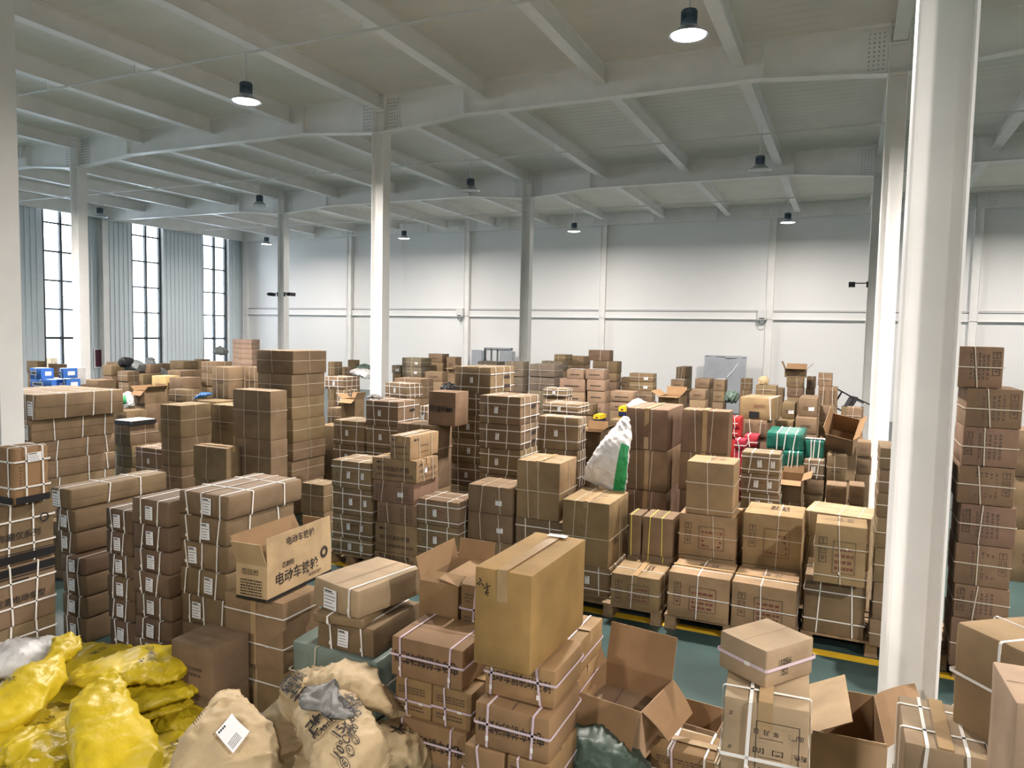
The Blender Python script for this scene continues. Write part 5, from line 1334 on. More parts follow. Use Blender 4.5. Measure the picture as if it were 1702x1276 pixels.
S('gp','ycr','striped brown carton left of the grey wall board',[
('striped brown carton, topmost left of the grey wall board', -3.315, 16.37, 1.723, 0.202, 0.733, 0.231, 0.0),
('striped brown carton, second from top left of the grey wall board', -3.32, 16.371, 1.149, 0.202, 0.733, 0.57, -1.1),
('', -3.318, 16.383, 0.574, 0.202, 0.733, 0.57, 0.7),
('', -3.313, 16.386, 0.0, 0.202, 0.733, 0.57, -0.6)])
S('gq','plain','brown carton left under the striped carton',[
('brown carton, topmost left under the striped carton', -2.749, 13.133, 1.674, 0.228, 0.259, 0.177, 0.0),
('', -2.75, 13.14, 1.116, 0.228, 0.259, 0.554, 0.2),
('', -2.755, 13.151, 0.558, 0.228, 0.259, 0.554, 0.1),
('', -2.741, 13.142, 0.0, 0.228, 0.259, 0.554, 0.8)])
S('gr','plain','brown carton middle under the grey wall board',[
('brown carton, topmost middle under the grey wall board', -2.244, 12.845, 1.755, 0.244, 0.483, 0.148, 0.0),
('brown carton, second from top middle under the grey wall board', -2.25, 12.851, 1.17, 0.244, 0.483, 0.581, -0.6),
('', -2.248, 12.86, 0.585, 0.244, 0.483, 0.581, -0.2),
('', -2.242, 12.859, -0.0, 0.244, 0.483, 0.581, -0.7)])
S('gs','plain','brown carton right under the grey wall board',[
('brown carton, topmost right under the grey wall board', -1.919, 12.464, 1.738, 0.176, 0.322, 0.183, 0.0),
('brown carton, second from top right under the grey wall board', -1.923, 12.468, 1.561, 0.176, 0.322, 0.173, 1.0),
('brown carton, third from top right under the grey wall board', -1.93, 12.479, 1.04, 0.176, 0.322, 0.516, -0.4),
('', -1.926, 12.471, 0.52, 0.176, 0.322, 0.516, -0.6),
('', -1.916, 12.481, -0.0, 0.176, 0.322, 0.516, -0.1)])
S('gt','plain','carton with bright lid edge before the grey wall board',[
('carton with bright lid edge, topmost before the grey wall board', -2.06, 11.331, 1.664, 0.236, 0.256, 0.15, 0.0),
('carton with bright lid edge, second from top before the grey wall board', -2.055, 11.333, 1.11, 0.236, 0.256, 0.551, -0.5),
('', -2.064, 11.35, 0.555, 0.236, 0.256, 0.551, -1.1),
('', -2.071, 11.346, 0.0, 0.236, 0.256, 0.551, -0.3)])
S('gu','open','brown low carton behind the twin stacks',[
('brown low carton, topmost behind the twin stacks', -2.311, 10.657, 1.583, 0.303, 0.507, 0.167, 0.0),
('', -2.316, 10.665, 1.055, 0.303, 0.507, 0.524, -0.0),
('', -2.306, 10.661, 0.528, 0.303, 0.507, 0.524, 1.0),
('', -2.313, 10.664, -0.0, 0.303, 0.507, 0.524, -0.7)])
S('gv','plain','dark carton right beside the far centre pile',[
('dark carton, topmost right beside the far centre pile', -4.273, 15.14, 1.549, 0.176, 0.274, 0.186, 0.0),
('', -4.265, 15.145, 1.033, 0.176, 0.274, 0.512, 0.6),
('', -4.276, 15.149, 0.516, 0.176, 0.274, 0.512, 0.5),
('', -4.283, 15.157, 0.0, 0.176, 0.274, 0.512, 0.3)])
S('w1','ybx','small yellow-topped box left of the twin stacks',[
('small yellow-topped box, topmost left of the twin stacks', -3.247, 10.14, 1.353, 0.102, 0.274, 0.108, 0.0),
('small yellow-topped box, second from top left of the twin stacks', -3.254, 10.144, 0.676, 0.102, 0.274, 0.672, 0.9),
('small yellow-topped box, third from top left of the twin stacks', -3.247, 10.155, 0.0, 0.102, 0.274, 0.672, 0.3)])
S('w2','ybx','small yellow and blue box just above left twin stack',[
('small yellow and blue box, topmost just above left twin stack', -2.878, 10.14, 1.473, 0.099, 0.274, 0.132, 0.0),
('small yellow and blue box, second from top just above left twin stack', -2.888, 10.156, 0.982, 0.099, 0.274, 0.487, -0.4),
('small yellow and blue box, third from top just above left twin stack', -2.872, 10.145, 0.491, 0.099, 0.274, 0.487, 0.2),
('small yellow and blue box, fourth from top just above left twin stack', -2.871, 10.152, -0.0, 0.099, 0.274, 0.487, -0.9)])
S('w3','ylw','yellow-edged carton behind the green striped sack',[
('', -2.838, 9.74, 1.352, 0.188, 0.274, 0.111, 0.0),
('', -2.842, 9.745, 0.676, 0.188, 0.274, 0.672, -0.6),
('', -2.847, 9.756, 0.0, 0.188, 0.274, 0.672, -1.2)])
S('w4','dark',"grey-lidded carton below far centre pile's left",[
('', -3.743, 11.24, 1.239, 0.226, 0.274, 0.208, 0.0),
('', -3.752, 11.252, 0.619, 0.226, 0.274, 0.615, 1.0),
('', -3.733, 11.243, 0.0, 0.226, 0.274, 0.615, 1.2)])
S('hz','plain','dull carton holding the tipped black chair, far right',[
('dull carton, topmost holding the tipped black chair, far right', 0.077, 12.341, 1.396, 0.307, 0.276, 0.196, 0.0),
('', 0.079, 12.342, 0.931, 0.307, 0.276, 0.461, -0.3),
('', 0.088, 12.349, 0.465, 0.307, 0.276, 0.461, 1.1),
('', 0.085, 12.36, 0.0, 0.307, 0.276, 0.461, 0.1)])
S('sa','plain','plain carton under the large open empty carton',[
('plain carton, topmost under the large open empty carton', -1.06, 3.71, 0.349, 0.354, 0.374, 0.279, 0.0),
('', -1.071, 3.721, 0.0, 0.354, 0.374, 0.345, -0.8)])
S('sb','brs','strapped carton under the bundle of flattened sheets',[
('strapped carton, topmost under the bundle of flattened sheets', -0.671, 3.68, 0.333, 0.314, 0.214, 0.203, 0.0),
('', -0.673, 3.69, 0.167, 0.314, 0.214, 0.163, -0.5),
('', -0.675, 3.69, 0.0, 0.314, 0.214, 0.163, -0.7)])
S('ha','slot','',[
('large slotted carton behind right twin stack', -1.04, 10.241, 1.558, 0.402, 0.637, 0.282, -6.0)])
S('hb','txt2','red-lettered carton under the large slotted carton',[
('red-lettered carton, topmost under the large slotted carton', -1.065, 10.237, 1.328, 0.291, 0.668, 0.225, 0.0),
('red-lettered carton, second from top under the large slotted carton', -1.073, 10.251, 0.664, 0.291, 0.668, 0.66, 1.1),
('', -1.067, 10.254, 0.0, 0.291, 0.668, 0.66, -1.1)])
S('hc','thin','single-strap carton behind the large slotted carton',[
('single-strap carton, topmost behind the large slotted carton', -1.158, 12.162, 1.725, 0.305, 0.318, 0.155, 0.0),
('', -1.165, 12.177, 1.15, 0.305, 0.318, 0.571, 0.2),
('', -1.15, 12.174, 0.575, 0.305, 0.318, 0.571, 0.5),
('', -1.151, 12.169, 0.0, 0.305, 0.318, 0.571, -1.0)])
S('hd','thin','grid-strapped pale carton right beside grey wall board',[
('grid-strapped pale carton, topmost right beside grey wall board', -1.768, 14.64, 1.632, 0.191, 0.274, 0.213, 0.0),
('grid-strapped pale carton, second from top right beside grey wall board', -1.776, 14.65, 1.088, 0.191, 0.274, 0.54, -0.4),
('', -1.763, 14.643, 0.544, 0.191, 0.274, 0.54, 1.1),
('', -1.778, 14.641, -0.0, 0.191, 0.274, 0.54, 0.4)])
S('he','plain','',[
('carton with white label left of two under the far right pile', -0.748, 11.276, 1.489, 0.169, 0.545, 0.217, 0.0)])
S('hf','plain','',[
('carton with white label right of two under the far right pile', -0.478, 10.948, 1.572, 0.227, 0.69, 0.246, 0.0)])
S('hg','plain','dark strapped carton under left white-label carton',[
('dark strapped carton, topmost under left white-label carton', -0.758, 10.93, 1.363, 0.21, 0.654, 0.121, 0.0),
('', -0.764, 10.933, 0.682, 0.21, 0.654, 0.678, 0.4),
('', -0.761, 10.944, 0.0, 0.21, 0.654, 0.678, 0.8)])
S('hh','plain','dark strapped carton under right white-label carton',[
('dark strapped carton, topmost under right white-label carton', -0.483, 10.746, 1.361, 0.26, 0.687, 0.208, 0.0),
('', -0.476, 10.751, 0.68, 0.26, 0.687, 0.676, 0.2),
('', -0.476, 10.751, 0.0, 0.26, 0.687, 0.676, 0.4)])
S('hi','open','',[
('flat dark carton topmost on far right pile', -0.782, 12.746, 1.994, 0.319, 0.287, 0.121, 0.0)])
S('hj','brn','',[
('red-lettered small carton second on far right pile', -0.779, 12.74, 1.838, 0.256, 0.274, 0.152, 0.0)])
S('hk','brn','dark carton low in the far right pile',[
('dark carton, topmost low in the far right pile', -0.768, 12.74, 1.684, 0.247, 0.274, 0.15, 0.0),
('', -0.759, 12.753, 1.123, 0.247, 0.274, 0.557, 0.4),
('', -0.76, 12.747, 0.561, 0.247, 0.274, 0.557, 0.7),
('', -0.764, 12.743, -0.0, 0.247, 0.274, 0.557, 0.5)])
S('hl','brn','dark narrow carton right flank of far right pile',[
('dark narrow carton, topmost right flank of far right pile', -0.569, 13.44, 1.785, 0.135, 0.274, 0.198, 0.0),
('', -0.579, 13.451, 1.582, 0.135, 0.274, 0.199, -0.8),
('', -0.579, 13.456, 1.055, 0.135, 0.274, 0.523, 1.2),
('', -0.568, 13.453, 0.527, 0.135, 0.274, 0.523, -0.9),
('', -0.578, 13.446, 0.0, 0.135, 0.274, 0.523, -1.0)])
S('hm','thin','',[
('dark square carton highest beside the black chair', -0.329, 12.54, 1.89, 0.201, 0.274, 0.201, 0.0)])
S('hn','txt2','dark lettered carton under square carton beside black chair',[
('dark lettered carton, topmost under square carton beside black chair', -0.275, 12.34, 1.602, 0.273, 0.274, 0.284, 0.0),
('', -0.274, 12.349, 1.068, 0.273, 0.274, 0.53, -0.7),
('', -0.286, 12.344, 0.534, 0.273, 0.274, 0.53, 1.0),
('', -0.265, 12.354, 0.0, 0.273, 0.274, 0.53, -0.5)])
S('ho','thin','tied grey carton against the far right thin pillar',[
('tied grey carton, topmost against the far right thin pillar', 0.095, 11.04, 1.442, 0.178, 0.274, 0.256, 0.0),
('', 0.09, 11.042, 1.157, 0.178, 0.274, 0.281, -1.1),
('', 0.092, 11.053, 0.578, 0.178, 0.274, 0.574, 0.7),
('', 0.097, 11.057, 0.0, 0.178, 0.274, 0.574, -0.6)])
S('hp','plain','brown carton behind the tilted open carton',[
('brown carton, topmost behind the tilted open carton', -0.256, 11.34, 1.469, 0.188, 0.274, 0.199, 0.0),
('brown carton, second from top behind the tilted open carton', -0.256, 11.348, 0.979, 0.188, 0.274, 0.486, 0.2),
('', -0.262, 11.358, 0.49, 0.188, 0.274, 0.486, 0.1),
('', -0.248, 11.349, 0.0, 0.188, 0.274, 0.486, 0.8)])
S('hq','plain','low brown carton left foot of far right pile',[
('', -1.032, 13.14, 1.617, 0.117, 0.274, 0.167, 0.0),
('', -1.038, 13.147, 1.078, 0.117, 0.274, 0.535, -0.6),
('', -1.036, 13.155, 0.539, 0.117, 0.274, 0.535, -0.2),
('', -1.03, 13.154, -0.0, 0.117, 0.274, 0.535, -0.7)])

if REST.v:
    o = REST.build('buried_cartons', smooth=40); o.color = (*DRAB, 1)
    tag(o, 'heap of brown cartons buried low between and beneath the visible stacks', 'boxes', kind='stuff')
# ------------------------------------------------------------------ special things
def oc(label, loc, w, d, h, yaw, col, folds, tilt=(0, 0), **kw):
    t = thing('open_carton', label, 'box', loc, 0, None, rot=(R(tilt[0]), R(tilt[1]), R(yaw)))
    open_carton(t, w, d, h, col, folds, random.Random(7), **kw); return t
WT = (.47, .335, .19)
oc('open carton with wheel-rim lettering and raised folds, lying on the tall plain carton', (-3.33, 3.72, .91), .24, .66, .225, 3, WT,
   [('R', .175, -3, 0, [('电动车铁轮', .50, .62, .058, 0, 'ink', 0)]), ('L', .17, 22, .02), ('F', .16, 20, .0), ('B', .16, -8, .02)], tilt=(0, 0), band=True, icons=True,
   texts=[('R', '电动车铁轮', .44, .50, .088, 0, 'ink'), ('R', '芯朝阳', .30, .86, .040, 0, 'ink'), ('R', '◎', .87, .72, .10, 0, 'ink'), ('R', '电动车铁轮', .72, .24, .028, 0, 'ink_soft')])
oc('large empty open carton with all its folds spread, beside the aisle floor', (-1.01, 3.68, .49), .40, .42, .27, -9, (.40, .27, .165),
   [('F', .20, 148, .0), ('R', .18, 128, .05, None, .03), ('B', .22, 14, .0), ('L', .19, 20, .05, None, -.02)])
oc('open empty carton with folds out, left of the near pillar foot', (.065, 4.02, .0), .33, .55, .70, 4, (.44, .31, .18),
   [('L', .20, -62, .01), ('R', .21, 48, .04, None, .04), ('F', .02, 10, .0)])
oc('small dark empty carton without folds, beyond the flattened sheets', (-.68, 4.02, .0), .31, .28, .52, -5.5, (.30, .20, .12), [])
oc('tilted open carton showing its dark inside, right of the far piles', (-.03, 9.45, 1.40), .30, .30, .36, -8, (.27, .18, .11), [('R', .14, 30), ('L', .14, 10), ('F', .12, 30)], tilt=(52, 10))
# bundle of flattened cartons tied with white straps
t = thing('flattened_cartons', 'bundle of flattened cardboard sheets tied with white straps, before small dark carton', 'cardboard', (-.645, 3.70, .452), R(-3))
rr = random.Random(3)
for i in range(7):
    mb = MB(); a = rr.uniform(-.015, .015); mb.box(-.155+a, .155+a, -.115+a, .115-a, i*.011, i*.011+.006, 'cardboard'); o = mb.build('cardboard_sheet', t); o.color = (.52, .43, .31, 1); o.rotation_euler = (R(rr.uniform(-1.5, 1.5)), R(rr.uniform(-1, 1)), R(rr.uniform(-3, 3)))
for q in (('V', .25), ('V', .8), ('U', .5)): strap(q[0], q[1], .33, .25, .085, 'strap', .010, t, .008)

# ---- sacks: lofted along a line of stations (x, y, z, width, thickness)
def sack(name, label, cat, st_, mt, seed, group=None, wr=.012, texts=None, extra=None, side=None, part='sack_body', stripe=None, sticker=None):
    P = [Vector(s[:3]) for s in st_]; n = len(P); N = 54; K = 52; rings = []
    def cr(a, b, c, d_, t_): return .5*((2*b)+(c-a)*t_+(2*a-5*b+4*c-d_)*t_*t_+(3*b-a-3*c+d_)*t_**3)
    def samp(arr, u):
        i = min(int(u), n-2); f = u-i; g_ = lambda j: arr[max(0, min(n-1, j))]
        return cr(g_(i-1), g_(i), g_(i+1), g_(i+2), f)
    base = P[n//2].copy(); base.z = min(p.z-s[4]*.5 for p, s in zip(P, st_))
    t = thing(name, label, cat, base, 0, group)
    mb = MB(); k = mb.m(mt); sd = Vector((seed*3.1, seed*1.7, seed*.9)); W = [s[3] for s in st_]; T_ = [s[4] for s in st_]
    frames = []
    for a in range(N+1):
        u = (n-1)*a/N; p = samp(P, u); p2 = samp(P, min(u+.05, n-1)); p1 = samp(P, max(u-.05, 0)); tg = (p2-p1).normalized()
        s_ = tg.cross(Vector((0, 0, 1)))
        if side: s_ = Vector(side)-tg*tg.dot(Vector(side))
        if s_.length < .05: s_ = Vector((1, 0, 0))
        s_.normalize(); nn = s_.cross(tg).normalized(); w_, th = max(.01, samp(W, u)), max(.006, samp(T_, u)); frames.append((p, s_, nn, w_, th, tg))
        row = []
        for q in range(K):
            an = q*2*math.pi/K; c_, si = math.cos(an), math.sin(an)
            x = w_/2*(abs(c_)**.75)*(1 if c_ > 0 else -1); z = th/2*(abs(si)**.9)*(1 if si > 0 else -1)*(1.0 if si > 0 else .75)
            pt = p+s_*x+nn*z-base
            v = pt+base
            f1 = noise.noise(v*6+sd); f2 = noise.noise(Vector((x*20, a/N*6, z*6))+sd*2+Vector((f1, f1, 0))*.8); f3 = noise.noise(v*22+sd)
            f4 = 1-abs(noise.noise(v*9+sd*1.3))*4.5; f5 = 1-abs(noise.noise(Vector((x*7+f1, a/N*9-x*5, 3))+sd))*6
            dr = (s_*c_*.6+nn*si).normalized()
            pt = pt+dr*(wr*(f1*1.3-abs(f2)*2.0*(.35+.65*abs(a/N-.5)*2)+.35*f3+.8*max(0, f4)+.8*max(0, f5)-.4))
            row.append(len(mb.v)); mb.v.append(tuple(pt))
        rings.append(row)
    for r0_, r1_ in zip(rings, rings[1:]):
        for q in range(K): mb.f.append((r0_[q], r0_[(q+1) % K], r1_[(q+1) % K], r1_[q])); mb.mi.append(k)
    if stripe:
        k2 = mb.m(stripe[0])
        for a in range(N):
            for q in range(K):
                if stripe[1] < a/N < stripe[2] and stripe[3] <= q/K < stripe[4]: mb.mi[a*K+q] = k2
    mb.f.append(tuple(rings[0])[::-1]); mb.f.append(tuple(rings[-1])); mb.mi += [k, k]
    def on(u, v, lift=.004): # point on the upper skin: u along, v across -1..1
        a = u*N; i = min(int(a), N-1); f = a-i; A, B = frames[i], frames[i+1]
        p = A[0].lerp(B[0], f); s_ = A[1].lerp(B[1], f).normalized(); nn = A[2].lerp(B[2], f).normalized(); w_ = A[3]*(1-f)+B[3]*f; th = A[4]*(1-f)+B[4]*f
        vv = max(-.98, min(.98, v)); return p+s_*(w_/2*vv)+nn*(th/2*(max(0, 1-abs(vv)**2.6))**.45+lift+wr*.75)-base
    for tx in texts or []: # string, u, v, size, angle, material
        s_, u0, v0, size, ang, m_ = tx; vs, fs = text_mesh(s_); b_ = len(mb.v); kk = mb.m(m_); ca, sa = math.cos(R(ang)), math.sin(R(ang))
        L = sum((frames[i+1][0]-frames[i][0]).length for i in range(N)); w0 = frames[int(u0*N)][3]
        for x, y, z in vs:
            X_, Y_ = -(x*ca-y*sa)*size, (x*sa+y*ca)*size
            mb.v.append(tuple(on(u0-Y_/L, v0+X_/(w0/2))))
        for f in fs: mb.f.append(tuple(b_+i for i in f)); mb.mi.append(kk)
    mb.build(part, t, smooth=50)
    if sticker:
        u0, v0, sz, ang = sticker; L = sum((frames[i+1][0]-frames[i][0]).length for i in range(N)); w0 = frames[int(u0*N)][3]; ca, sa = math.cos(R(ang)), math.sin(R(ang))
        def Q(x, y, lf): X_, Y_ = -(x*ca-y*sa)*sz, (x*sa+y*ca)*sz; return on(u0-Y_/L, v0+X_/(w0/2), lf)
        mb = MB()
        for i in range(6):
            for j in range(6): mb.quad(Q(-.5+i/6, -.5+j/6, .012), Q(-.5+(i+1)/6, -.5+j/6, .012), Q(-.5+(i+1)/6, -.5+(j+1)/6, .012), Q(-.5+i/6, -.5+(j+1)/6, .012), 'paper')
        for j in range(5): mb.quad(Q(-.42, -.40+j*.06, .0135), Q(.1, -.40+j*.06, .0135), Q(.1, -.38+j*.06, .0135), Q(-.42, -.38+j*.06, .0135), 'ink_soft')
        for j in range(4): mb.quad(Q(-.42+j*.1, .34, .0135), Q(-.35+j*.1, .34, .0135), Q(-.35+j*.1, .42, .0135), Q(-.42+j*.1, .42, .0135), 'ink')
        mb.build('shipping_label', t)
    return t, on, frames, base
sack('woven_sack','yellow sack lying unseen at the very bottom of the yellow pile, front','sack',[(-4.547, 2.469, 0.12, 0.4, 0.16), (-4.178, 2.586, 0.12, 0.6, 0.22), (-3.696, 2.761, 0.12, 0.6, 0.22), (-3.253, 2.918, 0.12, 0.5, 0.2)],'sack_yellow',1,'yellow sacks at the base of the pile',0.01,None)
sack('woven_sack','dull yellow sack at the base of the pile, rear','sack',[(-5.062, 2.756, 0.12, 0.5, 0.2), (-4.722, 2.93, 0.14, 0.5, 0.24), (-4.311, 3.141, 0.14, 0.5, 0.24), (-3.864, 3.324, 0.12, 0.4, 0.2)],'sack_yellow',2,'yellow sacks at the base of the pile',0.01,None)
sack('woven_sack','dull yellow sack lying flat at the back of the pile','sack',[(-4.962, 3.006, 0.33, 0.36, 0.1), (-4.671, 3.103, 0.36, 0.42, 0.13), (-4.41, 3.218, 0.36, 0.42, 0.13), (-4.222, 3.344, 0.34, 0.36, 0.1)],'sack_yellow',3,None,0.012,[('50 12', 0.6, 0.1, 0.05, -10, 'ink')])
sack('woven_sack','yellow sack at the right bottom of the pile, marked 12','sack',[(-3.546, 2.706, 0.26, 0.34, 0.1), (-3.311, 2.707, 0.27, 0.44, 0.14), (-3.132, 2.71, 0.26, 0.44, 0.13), (-2.968, 2.72, 0.24, 0.4, 0.1)],'sack_yellow',4,None,0.014,[('12', 0.5, -0.1, 0.06, 70, 'ink')])
sack('woven_sack','yellow sack at far right, half under the kraft sack','sack',[(-3.631, 2.91, 0.26, 0.3, 0.08), (-3.531, 2.995, 0.28, 0.36, 0.13), (-3.464, 3.088, 0.27, 0.36, 0.12), (-3.44, 3.203, 0.24, 0.3, 0.06)],'sack_yellow',5,None,0.014,None)
sack('woven_sack','lowest of the three stacked yellow sacks at right','sack',[(-3.886, 2.849, 0.3, 0.34, 0.1), (-3.76, 2.974, 0.32, 0.4, 0.12), (-3.656, 3.146, 0.33, 0.36, 0.08), (-3.593, 3.256, 0.33, 0.26, 0.03)],'sack_yellow',6,None,0.012,None)
sack('woven_sack','middle one of the three stacked yellow sacks at right','sack',[(-3.838, 2.796, 0.41, 0.36, 0.1), (-3.732, 2.933, 0.42, 0.42, 0.13), (-3.634, 3.084, 0.42, 0.38, 0.11), (-3.581, 3.181, 0.42, 0.28, 0.05)],'sack_yellow',7,None,0.012,None)
sack('woven_sack','topmost of the three stacked yellow sacks, marked 51 121','sack',[(-4.146, 2.827, 0.5, 0.26, 0.06), (-3.959, 2.888, 0.53, 0.4, 0.13), (-3.806, 3.014, 0.54, 0.42, 0.14), (-3.651, 3.1, 0.53, 0.38, 0.12), (-3.553, 3.13, 0.52, 0.3, 0.06)],'sack_yellow',8,None,0.012,[('51SM×121', 0.55, -0.05, 0.05, 20, 'ink'), ('42', 0.52, 0.45, 0.045, 20, 'ink')])
sack('woven_sack','yellow sack low in the middle left of the pile, with scribbles','sack',[(-4.353, 2.494, 0.32, 0.34, 0.12), (-4.035, 2.5, 0.35, 0.44, 0.16), (-3.744, 2.511, 0.35, 0.44, 0.16), (-3.52, 2.508, 0.32, 0.36, 0.12)],'sack_yellow',9,None,0.012,[('5 10', 0.5, 0.2, 0.05, 0, 'ink'), ('20 42', 0.6, -0.2, 0.05, 0, 'ink')])
sack('woven_sack','crumpled yellow sack at the bottom left corner','sack',[(-3.999, 2.2, 0.42, 0.22, 0.08), (-3.782, 2.221, 0.45, 0.28, 0.14), (-3.571, 2.239, 0.44, 0.3, 0.15), (-3.388, 2.223, 0.4, 0.26, 0.12)],'sack_yellow',10,None,0.018,None)
sack('woven_sack','big yellow sack with tied top, front middle of the pile','sack',[(-3.579, 2.639, 0.71, 0.02, 0.015), (-3.533, 2.576, 0.68, 0.17, 0.05), (-3.473, 2.49, 0.64, 0.28, 0.1), (-3.331, 2.412, 0.58, 0.33, 0.16), (-3.178, 2.343, 0.53, 0.37, 0.17), (-3.057, 2.283, 0.46, 0.37, 0.15), (-2.993, 2.248, 0.38, 0.32, 0.1)],'sack_yellow',11,None,0.013,None)
sack('woven_sack','long yellow sack at left, its tied end pointing up','sack',[(-4.414, 2.943, 0.62, 0.16, 0.05), (-4.276, 2.835, 0.62, 0.18, 0.09), (-4.205, 2.735, 0.6, 0.14, 0.09), (-4.118, 2.593, 0.58, 0.27, 0.15), (-4.038, 2.442, 0.56, 0.31, 0.18), (-3.98, 2.305, 0.52, 0.31, 0.18), (-4.045, 2.227, 0.46, 0.24, 0.12)],'sack_yellow',12,None,0.013,[('200', 0.66, 0.55, 0.05, 0, 'ink')])
sack('woven_sack','white woven sack at the left edge behind yellow sacks','sack',[(-4.828, 3.189, 0.42, 0.16, 0.05), (-4.752, 2.996, 0.46, 0.34, 0.15), (-4.757, 2.826, 0.47, 0.42, 0.19), (-4.869, 2.692, 0.45, 0.42, 0.18)],'sack_white',13,None,0.014,None)
sack('kraft_sack','kraft sack lying lowest under the open kraft sack','sack',[(-2.806, 2.919, 0.14, 0.5, 0.24), (-2.49, 2.984, 0.16, 0.5, 0.28), (-2.174, 3.084, 0.16, 0.5, 0.28), (-1.965, 3.167, 0.14, 0.4, 0.24)],'sack_kraft',14,'kraft sacks at the base',0.012,None)
sack('kraft_sack','kraft sack standing at left with square white label','sack',[(-2.771, 2.697, 0.76, 0.07, 0.02), (-2.734, 2.637, 0.74, 0.18, 0.06), (-2.671, 2.565, 0.7, 0.33, 0.12), (-2.616, 2.51, 0.63, 0.45, 0.17), (-2.56, 2.463, 0.54, 0.5, 0.19), (-2.514, 2.426, 0.46, 0.5, 0.16)],'sack_kraft',15,None,0.012,[('/////', 0.42, 0.72, 0.03, 60, 'ink')], sticker=(.58, -.12, .105, 38))
sack('kraft_sack','kraft sack lying behind, printing turned upside down','sack',[(-2.504, 3.122, 0.74, 0.24, 0.05), (-2.489, 3.005, 0.73, 0.36, 0.1), (-2.516, 2.928, 0.66, 0.42, 0.14), (-2.523, 2.904, 0.54, 0.44, 0.16), (-2.478, 2.876, 0.42, 0.42, 0.14)],'sack_kraft',16,None,0.014,[('改性塑料', 0.4, 0.1, 0.085, 180, 'ink'), ('COMPOUND', 0.3, 0.1, 0.035, 180, 'ink')])
sack('kraft_sack','pale kraft sack humped behind the open one','sack',[(-2.494, 2.986, 0.76, 0.18, 0.06), (-2.325, 2.996, 0.8, 0.27, 0.13), (-2.166, 3.022, 0.76, 0.28, 0.15), (-2.079, 3.103, 0.66, 0.24, 0.09), (-1.987, 3.179, 0.62, 0.12, 0.02)],'sack_kraft',17,None,0.014,None)
sack('kraft_sack','crumpled kraft sack at the bottom between two standing ones','sack',[(-2.716, 2.869, 0.36, 0.36, 0.12), (-2.538, 2.853, 0.4, 0.42, 0.16), (-2.341, 2.851, 0.4, 0.42, 0.16), (-2.211, 2.83, 0.36, 0.38, 0.12)],'sack_kraft',18,None,0.018,None)
sack('kraft_sack','pale kraft sack at bottom right, with scribbled sign','sack',[(-2.165, 2.889, 0.44, 0.26, 0.1), (-2.07, 2.96, 0.5, 0.34, 0.18), (-1.987, 3.051, 0.49, 0.34, 0.19), (-1.896, 3.119, 0.44, 0.28, 0.13), (-1.831, 3.143, 0.4, 0.1, 0.03)],'sack_kraft',19,None,0.014,[('PLAST', 0.1, -0.1, 0.04, 60, 'ink'), ('大', 0.45, 0.2, 0.09, 30, 'ink')])
sack('kraft_sack','open kraft sack with bold printing and handwriting, centre','sack',[(-2.26, 2.796, 0.76, 0.3, 0.14), (-2.158, 2.723, 0.75, 0.33, 0.19), (-2.064, 2.676, 0.7, 0.37, 0.22), (-1.982, 2.645, 0.64, 0.39, 0.22), (-1.932, 2.636, 0.55, 0.4, 0.2)],'sack_kraft',20,None,0.011,[('改性塑料', 0.33, 0.05, 0.075, 14, 'ink'), ('PLASTIC COMPOUND', 0.4, 0.05, 0.03, 14, 'ink'), ('15×245', 0.49, 0.0, 0.062, 25, 'ink'), ('25', 0.56, 0.05, 0.045, 20, 'ink'), ('10℃≡20', 0.64, 0.25, 0.045, 25, 'ink'), ('⑥ ④ ②', 0.72, 0.3, 0.04, 25, 'ink')])
sack('plastic_bag','grey plastic bag bulging out of the open kraft sack','bag',[(-2.269, 2.718, 0.86, 0.12, 0.05), (-2.198, 2.692, 0.87, 0.24, 0.09), (-2.156, 2.711, 0.83, 0.27, 0.11), (-2.15, 2.741, 0.77, 0.24, 0.1)],'plastic_grey',21,None,0.016,None)
sack('plastic_bag','dark green plastic bag with yellow tie at bottom centre','bag',[(-1.289, 3.289, 0.5, 0.2, 0.12), (-1.166, 3.299, 0.54, 0.3, 0.22), (-1.035, 3.323, 0.55, 0.32, 0.24), (-0.909, 3.363, 0.52, 0.3, 0.2), (-0.82, 3.428, 0.46, 0.2, 0.1)],'sack_green',22,None,0.016,None)
sack('plastic_bag','dark green plastic bag below the one with yellow tie','bag',[(-1.345, 3.44, 0.26, 0.3, 0.3), (-1.104, 3.51, 0.27, 0.34, 0.34), (-0.884, 3.581, 0.26, 0.3, 0.3)],'sack_green',23,None,0.012,None)
sack('woven_sack','white sack with green stripe sagging beside left twin stack','sack',[(-2.068, 7.35, 1.772, 0.07, 0.03), (-2.093, 7.3, 1.631, 0.2, 0.12), (-2.147, 7.2, 1.434, 0.34, 0.16), (-2.205, 7.2, 1.229, 0.44, 0.18), (-2.254, 7.25, 1.052, 0.48, 0.14)],'sack_white',30,None,0.01, side=(1, 0, 0), stripe=('green_print', .40, .97, .80, .96))
sack('plastic_bag','small grey plastic bag on the strapped stack by middle column','bag',[(-5.679, 7.85, 1.729, 0.08, 0.04), (-5.621, 7.9, 1.745, 0.14, 0.08), (-5.489, 7.9, 1.736, 0.08, 0.04)],'plastic_grey',31,None,0.01)
sack('plastic_bag','blue bag on the long low carton at left','bag',[(-9.765, 8.75, 1.429, 0.1, 0.04), (-9.643, 8.8, 1.482, 0.16, 0.1), (-9.508, 8.85, 1.506, 0.1, 0.05)],'blue_bag',32,None,0.01)
sack('plastic_bag','round black bag left of the second window','bag',[(-16.038, 12.2, 1.653, 0.2, 0.16), (-15.888, 12.2, 1.702, 0.3, 0.28), (-15.741, 12.2, 1.693, 0.2, 0.18)],'black',33,None,0.02)
